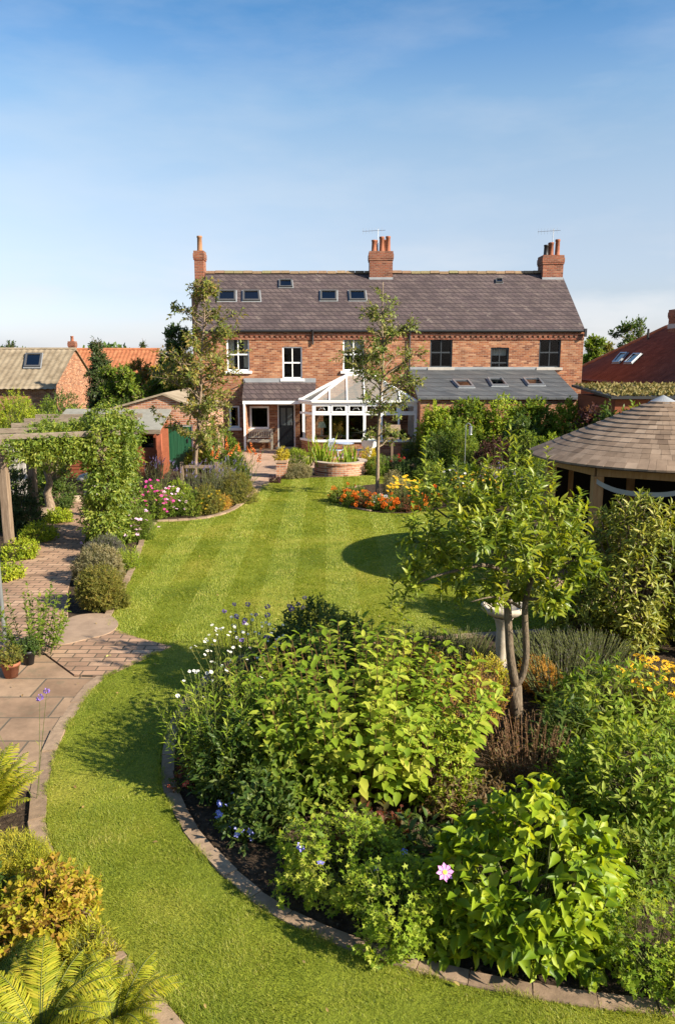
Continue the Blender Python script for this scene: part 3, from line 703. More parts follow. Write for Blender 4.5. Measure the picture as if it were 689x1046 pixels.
# openings of the left house
o_up = [op(232,345,255,379), op(288.5,354,308.5,387), op(350,345,371.5,379)]
o_low = [op(254,415,274,438.5), op(233,414.5,243.5,437)]
o_door = (fx(283.5,440), fx(301.5,440), 0.08, fz(412.5))
o_cons = (fx(330,430), fx(372,430), 0.05, 2.25)
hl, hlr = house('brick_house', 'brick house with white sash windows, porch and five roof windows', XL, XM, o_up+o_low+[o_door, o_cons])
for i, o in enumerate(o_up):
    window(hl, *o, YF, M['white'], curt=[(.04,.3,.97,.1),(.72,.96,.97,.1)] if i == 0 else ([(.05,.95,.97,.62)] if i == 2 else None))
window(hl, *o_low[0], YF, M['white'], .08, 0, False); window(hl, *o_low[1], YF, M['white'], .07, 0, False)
# door
x0, x1, z0, z1 = o_door
db = MB(); db.box(x0, x0+.06, YF+.05, YF+.13, z0, z1); db.box(x1-.06, x1, YF+.05, YF+.13, z0, z1); db.box(x0+.06, x1-.06, YF+.052, YF+.13, z1-.06, z1)
dd = MB(); dd.box(x0+.062, x1-.062, YF+.08, YF+.12, z0, z1-.062)
for (a, b, c, d) in ((.12,.45,.08,.42),(.55,.88,.08,.42),):
    dd.box(x0+.06+(x1-x0-.12)*a, x0+.06+(x1-x0-.12)*b, YF+.072, YF+.081, z0+(z1-z0)*c, z0+(z1-z0)*d)
dr = dd.build('door', m_plain('navy_black_door', (0.008,0.010,0.014), .5, .3), hl); db.build('door_frame', M['white'], dr)
gg = MB()
for a, b in ((.12,.45),(.55,.88)): gg.box(x0+.06+(x1-x0-.12)*a, x0+.06+(x1-x0-.12)*b, YF+.074, YF+.0805, z0+(z1-z0)*.5, z0+(z1-z0)*.9)
gg.build('pane', m_plain('frosted_door_glass', (0.12,0.14,0.15), .12, .6), dr)
hh = MB(); hh.bar((x1-.15,YF+.055,1.05),(x1-.15,YF+.055,1.2),.03,.03); hh.build('handle', M['metal'], dr)
st = MB(); st.box(x0-.1, x1+.1, YF-.3, YF+.05, -.02, .078); st.build('doorstep', M['stone'], hl, bevel=.01)
# porch
YP = YF-.85
px0, px1 = P(247,400,YP)[0], P(322,400,YP)[0]; pz0 = P(280,409,YP)[2]; pz1 = P(280,391,YF)[2]
pm = MB(); pm.slab([(px0,YP,pz0),(px1,YP,pz0),(px1,YF,pz1),(px0,YF,pz1)], (0,0,.07)); pr = pm.build('porch_roof', M['slate'], hl)
b = MB(); b.box(px0+.02, px1-.02, YP+.02, YP+.09, pz0-.16, pz0-.003); b.build('fascia', M['white'], pr)
b = MB(); b.box(px0, px1, YF-.06, YF-.005, pz1+.02, pz1+.2); b.build('flashing', M['lead'], pr)
b = MB(); b.box(px0+.04, px0+.16, YP+.1, YF-.004, -.02, pz0-.02)
b.add([(px0+.05,YP+.1,pz0-.02),(px0+.15,YP+.1,pz0-.02),(px0+.15,YF-.004,pz0-.02),(px0+.05,YF-.004,pz0-.02),(px0+.05,YF-.004,pz1-.03),(px0+.15,YF-.004,pz1-.03)],[(0,1,5,4),(0,4,3),(1,2,5),(0,3,2,1)])
b.build('porch_side_wall', M['brick'], hl)
b = MB(); b.box(px0+.045, px0+.125, YP+.015, YP+.095, -.02, pz0-.16); b.build('porch_post', M['white'], hl)
for q in (((222,308),(241,308),(241,297.5),(223,297.5)), ((248,308),(266,308),(265,297.5),(248,297.5)), ((285,294),(299,294),(298,286.5),(285,286.5)), ((327,307.5),(344,307.5),(344,297.5),(327,297.5)), ((357,307.5),(374,307.5),(373,297.5),(356,297.5))):
    skylight(hl, q, roof_px, M['greyframe'], slope_n)
# external chimney breast on the left gable, and the shared stack
b = MB(); b.box(-6.98, XL-.003, YR-.75, YR+.75, -.05, ZR-1.0); b.build('chimney_breast', M['brick'], hl)
zt = P(208, 257, YR)[2]; chimney(hl, -6.86, XL-.06, YR-.36, YR+.36, ZR-.999, zt, [(-6.63, YR, .135, .72, 'potwarm')], 'brick_red')
zt = P(386, 258, YR)[2]
mc_ = chimney(hl, 1.53, 2.63, YR-.55, YR+.45, ZR-.5, zt, [(1.75,YR-.2,.13,.55,'pot'),(2.12,YR-.2,.13,.7,'pot'),(2.42,YR-.2,.125,.72,'pot'),(1.82,YR+.2,.13,.6,'pot'),(2.3,YR+.2,.125,.62,'pot')], 'brick_red', ZR-.42)
def aerial(parent, x, y, z, h, yag=True):
    a = MB(); a.tube([(x,y,z),(x,y,z+h)], .018, 6); a.tube([(x-.75,y,z+h*.9),(x+.35,y,z+h*.95)], .012, 5)
    for k in range(7): a.tube([(x-.72+k*.15,y-.0,z+h*.9+k*.007-.14),(x-.72+k*.15,y,z+h*.9+k*.007+.14)], .006, 4)
    a.build('aerial', M['metal'], parent)
aerial(hl, 1.95, YR+.1, zt, 1.1)
b = MB(); b.lathe([(0,0),(.12,.012),(.24,.05),(.3,.09)], (0,0,0), 24); sd = b.build('satellite_dish', m_plain('grey_dish', (.5,.5,.5), .5), hl, True)
q = P(249.5, 387, YF-.35); sd.location = Vector(q-wloc(hl)); sd.rotation_euler = (R(62), 0, R(-22))
b = MB(); b.bar(q+np.array([0,.02,-.05]), (q[0], YF, q[2]-.2), .04, .04); b.build('dish_bracket', M['metal'], hl)
def pipe(parent, px, py0, py1):
    x = fx(px); b = MB(); b.tube([(x,YF-.2,fz(py0)),(x,YF-.07,fz(py0)-.25),(x,YF-.07,fz(py1))], .04, 8); b.build('drainpipe', M['black'], parent)
pipe(hl, 319.5, 337, 352)
# ---- right house
r_up = [op(438.5,344.5,461,375.5), op(500,355,518.5,386), op(549,344.5,571,375.5)]
hr, hrr = house('brick_house', 'brick house with dark framed windows above a slate lean-to', XM+.003, XR, r_up)
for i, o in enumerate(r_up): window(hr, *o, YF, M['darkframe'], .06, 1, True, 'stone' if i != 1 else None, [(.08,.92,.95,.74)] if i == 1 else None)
chx1 = XR-.06; zt = P(555, 262, YR)[2]
chimney(hr, 9.80, chx1, YR-.55, YR+.45, ZR-.5, zt, [(9.98,YR-.25,.12,.5,'black'),(10.24,YR-.2,.125,.62,'pot'),(10.52,YR-.25,.125,.75,'pot'),(10.3,YR+.2,.125,.66,'pot')], 'brick_red', ZR-.42)
aerial(hr, 10.4, YR+.2, zt, 1.3)
pipe(hr, 417.5, 337, 400)
b = MB(); b.box(XR-.04, XR+.06, YF-.2, YF-.12, ZE-.3, ZE+.05); b.build('bargeboard', M['black'], hr)
skylight(hr, ((506,289.5),(513,289.5),(512.5,285.5),(506,285.5)), roof_px, M['greyframe'], slope_n)
# slate lean-to with three roof windows
YX = YF-4.0; ez = P(500, 408, YX)[2]; et = P(500, 379.5, YF)[2]; ex0 = P(426,405,YX)[0]; ex1 = P(593,405,YX)[0]-.05
ex0t = P(428,382,YF)[0]
em = MB(); em.slab([(ex0,YX-.15,ez),(ex1,YX-.15,ez),(ex1,YF-.01,et),(ex0,YF-.01,et)], (0,0,.08)); er = em.build('lean_to_roof', M['slate_blue'], hr)
b = MB(); b.box(ex0, ex1, YF-.06, YF-.004, et+.085, et+.2); b.build('flashing', M['lead'], er)
b = MB(); ws = .12
b.add([(ex0+ws,YX,-.05),(ex0+ws,YF-.003,-.05),(ex0+ws,YF-.003,et-.01),(ex0+ws,YX,ez)],[(0,1,2,3)]); b.add([(ex1-ws,YX,-.05),(ex1-ws,YF-.003,-.05),(ex1-ws,YF-.003,et-.01),(ex1-ws,YX,ez)],[(3,2,1,0)])
b.quad((ex0+ws,YX,-.05),(ex1-ws,YX,-.05),(ex1-ws,YX,ez-.002),(ex0+ws,YX,ez-.002)); b.build('lean_to_wall', M['brick'], hr)
def ext_px(px, py):
    d = ray(px, py); s_ = (et-ez)/(YF-.01-YX+.15); z_ = ez+.08; y_ = YX-.15
    t = (z_-y_*s_-EYE)/(d[2]-d[1]*s_); return np.array([d[0]*t, d[1]*t, EYE+d[2]*t])
for q in (((468,396.5),(484,396.5),(478,389),(461,389)), ((502,395),(518,395),(512,387),(497,387)), ((539,394.5),(556,394.5),(550,387),(533,387))):
    skylight(hr, q, ext_px, M['metal'], (0,-(et-ez),3.9))

# ================================================================== CONSERVATORY
YC = YF-3.0
cx0, cx1 = P(320,440,YC)[0], P(424,440,YC)[0]; cz0 = P(370,450,YC)[2]; czt = P(370,424,YC)[2]; cze = P(370,413,YC)[2]
cv = empty('conservatory', ((cx0+cx1)/2, YC+1.4, 0), 'white framed conservatory with glazed roof against the brick house', 'conservatory')
xs = [cx0, cx1]; xside = cx0-.55
b = MB(); b.box(cx0, cx1, YC, YC+.2, -.03, cz0-.06); b.add([(cx0,YC,-.03),(xside,YC+.9,-.03),(xside,YF,-.03),(xside,YF,cz0-.06),(xside,YC+.9,cz0-.06),(cx0,YC,cz0-.06)],[(5,4,1,0),(4,3,2,1)])
b.quad((cx1,YC,-.03),(cx1,YF,-.03),(cx1,YF,cz0-.06),(cx1,YC,cz0-.06)); b.build('dwarf_wall', M['brick'], cv)
fr = MB(); t = .09
fr.box(cx0-.05, cx1+.05, YC-.08, YC+.16, cz0-.058, cz0+.03)
fr.box(cx0, cx1, YC-.02, YC+.08, czt, czt+.1); fr.box(cx0-.04, cx1+.04, YC-.05, YC+.1, cze-.02, cze+.14)
npan = 6
for i in range(npan+1):
    x = cx0+(cx1-cx0)*i/npan; w = .075 if i not in (0, npan, 3) else .11
    fr.box(x-w/2, x+w/2, YC-.03, YC+.09, cz0+.03, czt); fr.box(x-w/2+.003, x+w/2-.003, YC-.027, YC+.087, czt+.1, cze-.02)
# left canted side
A = np.array([cx0, YC, 0]); B = np.array([xside, YC+.9, 0]); D2 = np.array([xside, YF-.01, 0])
for (p, q, n) in ((A, B, 1), (B, D2, 2)):
    for z, h in ((cz0-.01, .09), (czt+.05, .09), (cze+.06, .15)): fr.bar(p+[0,0,z], q+[0,0,z], .1, h)
    for k in range(n+1):
        u = p+(q-p)*k/n; fr.box(u[0]-.04, u[0]+.04, u[1]-.04, u[1]+.04, cz0, cze)
for k in range(4):
    y = YC+(YF-.05-YC)*k/3; fr.box(cx1-.05, cx1+.05, y-.045, y+.045, cz0-.02, cze)
fr.box(cx1-.05, cx1+.05, YC+.12, YF-.01, cze-.02, cze+.12)
# roof: hip from a short ridge against the house wall
rz = P(355, 383, YF-1.0)[2]; ra = np.array([P(354,388,YF-1.2)[0], YF-1.2, rz]); rb = np.array([P(380,388,YF-1.2)[0], YF-1.2, rz]); rc = np.array([ra[0], YF-.01, rz]); rd_ = np.array([rb[0], YF-.01, rz])
e0 = np.array([cx0-.06, YC-.1, cze+.12]); e1 = np.array([cx1+.06, YC-.1, cze+.12]); e2 = np.array([xside-.06, YC+.9, cze+.12]); e3 = np.array([xside-.06, YF-.01, cze+.12]); e4 = np.array([cx1+.06, YF-.01, cze+.12])
for p, q in ((ra, rb), (ra, rc), (rb, rd_), (e0, ra), (e1, rb), (e2, ra), (e0, e1), (e0, e2), (e2, e3), (e1, e4), (e3, rc), (e4, rd_)): fr.bar(p, q, .1, .08)
for k in range(1, 6):
    p = e0+(e1-e0)*k/6; u_ = min(1, (p[0]-e0[0])/(ra[0]-e0[0]), (e1[0]-p[0])/(e1[0]-rb[0])); q = np.array([p[0], e0[1]+(ra[1]-e0[1])*u_, e0[2]+(ra[2]-e0[2])*u_]); fr.bar(p, q, .05, .06)
for k in range(1, 3): fr.bar(e2+(e3-e2)*k/3, ra+(rc-ra)*k/3, .05, .06)
for k in range(1, 3): fr.bar(e1+(e4-e1)*k/3, rb+(rd_-rb)*k/3, .05, .06)
fr.build('frame', M['white'], cv)
for i in range(npan):
    xa = cx0+(cx1-cx0)*i/npan+.03; xb = cx0+(cx1-cx0)*(i+1)/npan-.03
    g = MB(); g.quad((xa,YC+.03,cz0+.02),(xb,YC+.03,cz0+.02),(xb,YC+.03,czt+.01),(xa,YC+.03,czt+.01)); g.build('pane', M['glass'], cv)
    g = MB(); g.box(xa+.01, xb-.01, YC-.015, YC+.06, czt+.1, cze-.02); 
    g = MB()
    for z in (czt+.1, cze-.075): g.box(xa+.012, xb-.012, YC-.045, YC+.01, z, z+.055)
    for x in (xa+.012, xb-.067): g.box(x, x+.055, YC-.043, YC+.008, czt+.155, cze-.075)
    fl = g.build('fanlight', M['white'], cv)
    g = MB(); g.quad((xa,YC+.02,czt+.09),(xb,YC+.02,czt+.09),(xb,YC+.02,cze),(xa,YC+.02,cze)); g.build('pane', M['glass'], fl)
    g = MB(); xc = (xa+xb)/2; zc = (czt+.1+cze-.02)/2   # leaded flower motif
    g.tube([(xc-.13,YC+.012,zc-.06),(xc-.05,YC+.012,zc+.05),(xc,YC+.012,zc-.01),(xc+.05,YC+.012,zc+.05),(xc+.13,YC+.012,zc-.06)], .012, 5); g.build('leaded_motif', M['lead'], fl)
for (p, q) in ((A, B), (B, D2)):
    g = MB(); g.quad(p+[0,0,cz0], q+[0,0,cz0], q+[0,0,cze], p+[0,0,cze]); g.build('pane', M['glass'], cv)
def m_poly():
    m, nt, out, nd = newmat('conservatory_roof_sheet')
    t = nd('ShaderNodeBsdfTransparent'); t.inputs['Color'].default_value = (.8,.82,.8,1)
    b = nd('ShaderNodeBsdfPrincipled'); b.inputs['Base Color'].default_value = (.34,.32,.28,1); b.inputs['Roughness'].default_value = .25
    x = nd('ShaderNodeMixShader'); x.inputs[0].default_value = .5; nt.links.new(t.outputs[0], x.inputs[1]); nt.links.new(b.outputs[0], x.inputs[2]); nt.links.new(x.outputs[0], out.inputs['Surface']); return m
M['roofglass'] = m_poly()
for pl in ((e0,e1,rb,ra), (e2,e0,ra), (e3,e2,ra,rc), (e1,e4,rd_,rb)):
    g = MB(); g.add([v-np.array([0,0,.02]) for v in pl], [tuple(range(len(pl)))]); g.build('roof_pane', M['roofglass'], cv)
b = MB(); b.quad((xside+.05,YC+.2,.03),(cx1-.05,YC+.2,.03),(cx1-.05,YF-.02,.03),(xside+.05,YF-.02,.03)); b.build('floor_tiles', M['room'], cv)
# things seen through its panes
def table_lamp(c):
    r = empty('table_lamp', c, 'table lamp with pale green shade inside the conservatory', 'lamp')
    b = MB(); b.lathe([(0,0),(.09,0),(.09,.02),(.03,.05),(.05,.16),(.02,.28),(.015,.4)], c, 14); b.build('base', M['ceramic'], r, True)
    b = MB(); b.lathe([(.19,.36),(.11,.6)], c, 20); b.build('lamp_shade', m_plain('lamp_shade', (.45,.5,.36), .9), r, True)
q = P(328.5, 440, YC+.6); table_lamp((q[0], YC+.6, .80))
b = MB()
for dx in (0, 1.0): 
    for dy in (0, .45): b.box(q[0]-.3+dx, q[0]-.25+dx, YC+.42+dy, YC+.47+dy, .034, .74)
b.box(q[0]-.35, q[0]+.85, YC+.38, YC+.95, .74, .799)
tag(b.build('side_table', M['oak']), 'wooden side table under the lamp inside the conservatory', 'table')

# ================================================================== BENCH
def bench(c, w):
    r = empty('garden_bench', c, 'silvered slatted wooden bench under the porch window', 'bench'); x0, x1 = c[0]-w/2, c[0]+w/2; y = c[1]
    for x in (x0, x1-.06):
        for yy, h in ((y-.45, .62), (y-.05, .9)):
            b = MB(); b.box(x, x+.06, yy, yy+.06, .015, h); b.build('leg', M['bench'], r)
        b = MB(); b.box(x-.005, x+.065, y-.47, y+.005, .621, .66); b.build('armrest', M['bench'], r)
    b = MB()
    for k in range(5): b.box(x0+.062, x1-.062, y-.44+k*.08, y-.375+k*.08, .42, .445)
    b.box(x0+.062, x1-.062, y-.445, y-.415, .34, .418); b.build('seat', M['bench'], r)
    b = MB(); b.box(x0+.062, x1-.062, y-.045, y-.005, .82, .9); b.box(x0+.062, x1-.062, y-.045, y-.005, .5, .55)
    n = 15
    for k in range(n):
        x = x0+.08+(w-.16-.035)*k/(n-1); b.box(x, x+.035, y-.038, y-.014, .551, .819)
    b.build('backrest', M['bench'], r)
bx_ = fx(264.5, 445); bench((bx_, YF-.12, 0), 1.28)
# ================================================================== LEAF MATERIALS
LG = {
 'lf_lime':   [(0.06,0.12,0.010),(0.115,0.195,0.016),(0.17,0.245,0.026),(0.24,0.285,0.05)],
 'lf_green':  [(0.035,0.075,0.010),(0.065,0.12,0.014),(0.10,0.16,0.02),(0.15,0.19,0.03)],
 'lf_hyd':    [(0.05,0.105,0.007),(0.10,0.175,0.009),(0.155,0.23,0.012),(0.225,0.28,0.02)],
 'lf_dark':   [(0.018,0.042,0.010),(0.03,0.065,0.013),(0.05,0.09,0.018),(0.075,0.11,0.028)],
 'lf_deep':   [(0.012,0.028,0.010),(0.022,0.045,0.014),(0.035,0.06,0.02),(0.05,0.08,0.025)],
 'lf_olive':  [(0.05,0.07,0.015),(0.085,0.105,0.02),(0.12,0.13,0.03),(0.17,0.15,0.04)],
 'lf_grey':   [(0.085,0.095,0.06),(0.12,0.13,0.08),(0.165,0.165,0.10),(0.2,0.19,0.12)],
 'lf_gold':   [(0.17,0.17,0.015),(0.27,0.25,0.02),(0.38,0.31,0.03),(0.5,0.38,0.06)],
 'lf_yellow': [(0.10,0.14,0.012),(0.17,0.20,0.016),(0.24,0.235,0.02),(0.17,0.10,0.025),(0.29,0.27,0.045)],
 'lf_fern':   [(0.13,0.17,0.015),(0.2,0.235,0.02),(0.28,0.28,0.035),(0.36,0.32,0.06)],
 'lf_bronze': [(0.07,0.09,0.018),(0.13,0.12,0.025),(0.2,0.14,0.04),(0.27,0.16,0.06)],
 'lf_purple': [(0.05,0.018,0.022),(0.09,0.035,0.035),(0.12,0.06,0.05)],
 'lf_lav':    [(0.06,0.07,0.045),(0.10,0.10,0.075),(0.14,0.115,0.12),(0.12,0.13,0.09)],
 'lf_dry':    [(0.08,0.05,0.025),(0.14,0.09,0.04),(0.2,0.14,0.07),(0.10,0.11,0.03)],
 'lf_orange': [(0.20,0.17,0.03),(0.34,0.2,0.045),(0.42,0.22,0.05),(0.26,0.22,0.04)],
 'lf_red':    [(0.10,0.03,0.02),(0.17,0.05,0.03),(0.08,0.08,0.02),(0.05,0.08,0.018)],
 'lf_fern3': [(0.085,0.13,0.010),(0.15,0.195,0.014),(0.22,0.25,0.022),(0.30,0.29,0.04)],
 'lf_fern2': [(0.06,0.10,0.008),(0.115,0.16,0.012),(0.18,0.215,0.02),(0.25,0.255,0.035)],
 'lf_oreg': [(0.085,0.15,0.010),(0.14,0.21,0.014),(0.19,0.26,0.02),(0.27,0.30,0.04)],
 'lf_bright': [(0.045,0.095,0.010),(0.085,0.155,0.014),(0.135,0.205,0.025),(0.20,0.26,0.05)],
 'lf_var':    [(0.05,0.09,0.015),(0.10,0.15,0.02),(0.24,0.27,0.09),(0.38,0.38,0.2)],
}
for k, v in LG.items():
    if k not in ('lf_purple','lf_dry','lf_red','lf_lav'): v = [(min(.55, c[0]*1.68), min(.5, c[1]*1.44), c[2]*1.25) for c in v]
    gl = k in ('lf_dark', 'lf_hyd', 'lf_deep', 'lf_var')
    M[k] = m_leaf(k, v, 0.44 if not gl else 0.38, 0.45 if gl else 0.55, 0.25 if gl else 0.2)
# ================================================================== TREES
def crown_mesh(root, lv, tw, mat, bark):
    V, F = join([lv, tw]); mi = np.zeros(len(F), int); mi[len(lv[1]):] = 1
    return mesh_np('crown', V, F, [M[mat], M[bark]], root, mi)
def limb(rng, a, b, r0, r1, n=5, wob=0.06):
    a = np.array(a, float); b = np.array(b, float); ln = np.linalg.norm(b-a); pts = []
    for i in range(n+1):
        t = i/n; p = a+(b-a)*t; p = p + rng.normal(size=3)*wob*ln*math.sin(PI*t)*.5; p[2] += .10*ln*math.sin(PI*t)*(1 if b[2] > a[2]-.1 else 0)
        pts.append(p)
    return pts, [r0+(r1-r0)*i/n for i in range(n+1)]
def tree(seed, name, label, c, h, r, mat, L, asp, kind='oval', trunk_h=0.3, tr=0.1, bark='bark', ncl=26, clr=0.3, nsh=1500, nl=8, slen=None,
         shape='oval', group=None, lean=(0,0), zlow=None, **kw):
    """tapered trunk, limbs to every clump, shoots of leaves on the clumps"""
    rng = np.random.default_rng(seed); c = np.array(c, float)
    root = empty(name, c, label, 'tree', group); tb = MB(); zl = zlow if zlow is not None else h*trunk_h
    top = c+np.array([lean[0], lean[1], h*.93])
    tp = []
    for i in range(9):
        t = i/8; p = c+(top-c)*t + np.r_[rng.normal(size=2)*tr*.5, 0]*math.sin(PI*t); tp.append(p)
    tp[0] = c.copy(); tp[0][2] = -.05
    tb.tube(tp, [tr*1.35]+[tr*(1-.88*i/8) for i in range(1, 9)], 9)
    blobs = []
    for i in range(ncl):
        t = (i+.5)/ncl
        z = zl+(h-zl)*t*.96
        if shape == 'cone': rr = r*(1-t)*1.05+.05*r
        elif shape == 'col': rr = r*(.55+.45*math.sin(PI*t**.8))
        else: rr = r*math.sqrt(max(.03, 1-(2*t-1)**2*.92))
        a = i*2.399+rng.normal()*.5; q = rr*rng.uniform(.35, .85)
        s = r*clr*rng.uniform(.7, 1.25)*(.55+.45*rr/r)
        axis = tp[min(8, int(t*8))]
        p = np.array([axis[0]+q*math.cos(a), axis[1]+q*math.sin(a), z]); blobs.append((p, np.array([s, s, s*.7])))
        az = max(.12, (z-q*.55)/h); j = min(.92, az); st = c+(top-c)*j; st[2] = c[2]+h*.93*j
        lp, lr = limb(rng, st, p, tr*(1-.85*j)*.5+.006, .006, 4); tb.tube(lp, lr, 5, cap=False)
    tb.build('trunk', M[bark], root, True)
    slen = slen or L*2.5
    (V, F), (A, B) = foliage(rng, blobs, nsh, slen, nl, L, asp, kind, **kw)
    tw = rods(A, B, L*.05, L*.02); 
    crown_mesh(root, (V, F), tw, mat, bark)
    return root
def at_y(px, ty, Y, wpx, by=None):
    r = wpx/2/scale_at(Y, 1.0); q = P(px, ty, Y); return np.array([q[0], Y, 0.0]), q[2], r
# -------- the apple tree of the centre bed
def apple():
    rng = np.random.default_rng(21)
    base = G(527, 745); Yb = base[1]
    root = empty('apple_tree', base, 'small multi stemmed apple tree with pale forked trunk rising from the centre bed', 'tree')
    def p(px, py, dy=0): return P(px, py, Yb+dy)
    tb = MB()
    f = p(526, 700)
    tb.tube([base-np.array([0,0,.05]), p(527,725), f], [.085,.07,.068], 10)
    limbs = [([f, p(521,672), p(519,640,.0), p(517,606,.03), p(514,570,.08), p(516,530,.1), p(512,490,.1)], [.058,.052,.048,.044,.034,.022,.010]),
             ([f, p(533,690), p(537,668,-.03), p(536,642,-.04), p(536,615,-.03), p(545,585,.05), p(555,560,.15), p(560,540,.2)], [.046,.044,.04,.039,.036,.024,.014,.005]),
             ([p(515,585,.06), p(495,577,-.15), p(465,583,-.25), p(440,590,-.3), p(415,602,-.25)], [.028,.024,.018,.012,.006]),
             ([p(515,560,.08), p(490,548,.3), p(462,532,.4), p(440,515,.45), p(434,500,.45)], [.026,.02,.014,.008,.004]),
             ([p(540,590,-.05), p(565,580,-.2), p(590,572,-.25), p(606,575,-.2)], [.03,.024,.015,.006]),
             ([p(516,540,.1), p(500,525,.2), p(485,510,.3), p(476,500,.3)], [.022,.016,.010,.004]),
             ([p(545,580,-.05), p(555,555,.45), p(575,530,.6), p(590,520,.6)], [.026,.02,.013,.006]),
             ([p(515,575,.08), p(505,565,.5), p(480,560,.7), p(450,550,.75)], [.026,.02,.013,.006]),
             ([p(530,620,-.05), p(515,612,-.4), p(500,610,-.55), p(480,615,-.6)], [.02,.017,.01,.005]),
             ([p(535,612,-.05), p(555,612,-.35), p(575,610,-.45)], [.02,.015,.006])]
    for pts, rr in limbs: tb.tube(smooth(pts, 3), np.interp(np.linspace(0, 1, (len(pts)-1)*3+1), np.linspace(0, 1, len(rr)), rr)*.9, 8)
    tb.build('trunk', M['applebark'], root, True)
    cl = []
    for (px, py, dy, s) in [(512,520,0,.36),(470,500,.25,.33),(440,505,.4,.22),(432,545,.1,.3),(420,585,-.2,.24),(452,560,.55,.33),(468,590,-.25,.26),(490,545,-.35,.36),(530,560,-.45,.36),
                             (520,590,.45,.36),(560,545,.1,.36),(580,560,-.2,.32),(595,580,-.25,.22),(570,595,-.35,.27),(540,600,.2,.3),(498,603,-.45,.26),(550,510,.3,.3),(585,530,.45,.26),(500,490,.3,.26),(410,600,-.2,.13),(404,618,-.2,.10),(536,500,0,.26),(560,605,-.5,.22),(603,578,-.2,.14),(480,525,.0,.3)]:
        q = p(px, py, dy); cl.append((q, np.array([s, s, s*.8])))
    (V, F), (A, B) = foliage(rng, [(q_, r_*.84) for q_, r_ in cl], 690, .30, 12, .135, .40, 'oval', ang=.95, out=.7, up=.75, rnd=.45, droop=.28, upN=.5, inner=.7)
    up = []; dr = []
    for px, py, ty, dy in [(433,505,447,.4),(446,500,470,.42),(470,500,468,.2),(487,490,470,.3),(500,500,478,.2),(512,490,452,.1),(518,500,440,.1),(527,500,444,.15),(537,500,470,.0),(548,505,462,.25),(556,510,458,.3),(565,510,475,.3),(590,520,500,.45),(457,505,480,-.3),(478,505,480,-.4),(427,520,490,.3),(420,560,520,.1)]:
        a = p(px, py, dy); b = p(px+rng.normal()*4, ty, dy); up.append(a); dr.append(b-a)
    up = np.array(up); dr = np.array(dr); ln = np.linalg.norm(dr, axis=1)
    v2 = shoots(rng, up, dr, ln, 20, .11, .38, 1.0, 'oval', .25, .15, .3, .5)
    V, F = join([(V, F), v2])
    crown_mesh(root, (V, F), join([rods(A, B, .005, .002), rods(up, up+dr, .006, .002)]), 'lf_apple', 'stem')
M['lf_apple'] = m_leaf('lf_apple', [(0.07,0.12,0.012),(0.14,0.195,0.016),(0.23,0.275,0.024),(0.35,0.36,0.05)], .4, .4, .35)
apple()
# -------- young tree on the lawn, and the bronze leaved one by the green door
def sapling(seed, label, base, pxs, top, tr, crown, mat, L, bark, low):
    """slim straight trunk, light open crown: shoots on thin rising side branches"""
    rng = np.random.default_rng(seed); Y = base[1]; c = np.array(base, float)
    root = empty('young_tree', c, label, 'tree')
    tb = MB(); tp = smooth([P(x, y, Y) for x, y in pxs], 4); tp[0][2] = -.05
    tb.tube(tp, np.linspace(tr, .012, len(tp)), 9); O = []; D = []
    ztop = top
    tz = np.array([q[2] for q in tp]); txy = np.array([q[:2] for q in tp])
    for (z, r, a) in crown:
        s = np.array([np.interp(z, tz, txy[:, 0]), np.interp(z, tz, txy[:, 1]), z])
        e = s+np.array([r*math.cos(a), r*math.sin(a), r*rng.uniform(.25, .65)])
        lp, lr = limb(rng, s, e, .022*min(1, .4+r/1.5), .005, 5, .1); tb.tube(lp, lr, 5, cap=False)
        n = max(4, int(r*14))
        for k in range(n):
            t = rng.uniform(.3, 1.0); i = t*5; j = min(4, int(i)); q = lp[j]+(lp[j+1]-lp[j])*(i-j)
            O.append(q); d = (e-s)/r+rng.normal(size=3)*.75; d[2] += .1; D.append(d)
    tb.build('trunk', M[bark], root, True)
    O = np.array(O); D = unit(np.array(D)); ln = rng.uniform(.18, .42, len(O))
    V, F = shoots(rng, O, D, ln, 9, L, .42, 1.1, 'simple', .3, .1, .35, .5)
    crown_mesh(root, (V, F), rods(O, O+D*ln[:, None], .008, .004), mat, bark)
    return root
M['lf_rhodo'] = m_leaf('lf_rhodo', [(0.075,0.105,0.012),(0.15,0.18,0.018),(0.24,0.25,0.03),(0.36,0.33,0.06)], .33, .45, .3, None, 1.6)
M['lf_rowan'] = m_leaf('lf_rowan', [(0.055,0.09,0.012),(0.105,0.145,0.018),(0.17,0.19,0.03),(0.27,0.235,0.06)], .33, .5, .3, None, 1.2)
M['lf_brz2'] = m_leaf('lf_brz2', [(0.06,0.09,0.012),(0.12,0.15,0.02),(0.20,0.19,0.035),(0.32,0.2,0.06)], .35, .5, .25, None, 1.4)
rng = np.random.default_rng(5)
b = G(385, 509); Yt = b[1]
cr_ = []
zt0 = P(390, 290, Yt)[2]; zl0 = P(385, 448, Yt)[2]
for i in range(60):
    t = rng.random()**.9; z = zl0-.35+(zt0-.25-zl0+.3)*t; rmax = 1.25*math.sin(PI*min(1, .18+.80*t))**.8*(1 if t < .8 else .8)
    cr_.append((z, max(.18, rmax*rng.uniform(.45, 1.0)), rng.uniform(0, 6.28)))
sapling(31, 'slender young rowan tree standing in the round island bed on the lawn', b, [(385,509),(385.5,480),(386,450),(388,410),(391,370),(390,330),(391,288)], zt0, .062, cr_, 'lf_rowan', .135, 'palebark', zl0)
b2 = G(200, 508); Yt2 = b2[1]; cr_ = []
zt0 = P(208, 288, Yt2)[2]; zl0 = P(200, 470, Yt2)[2]
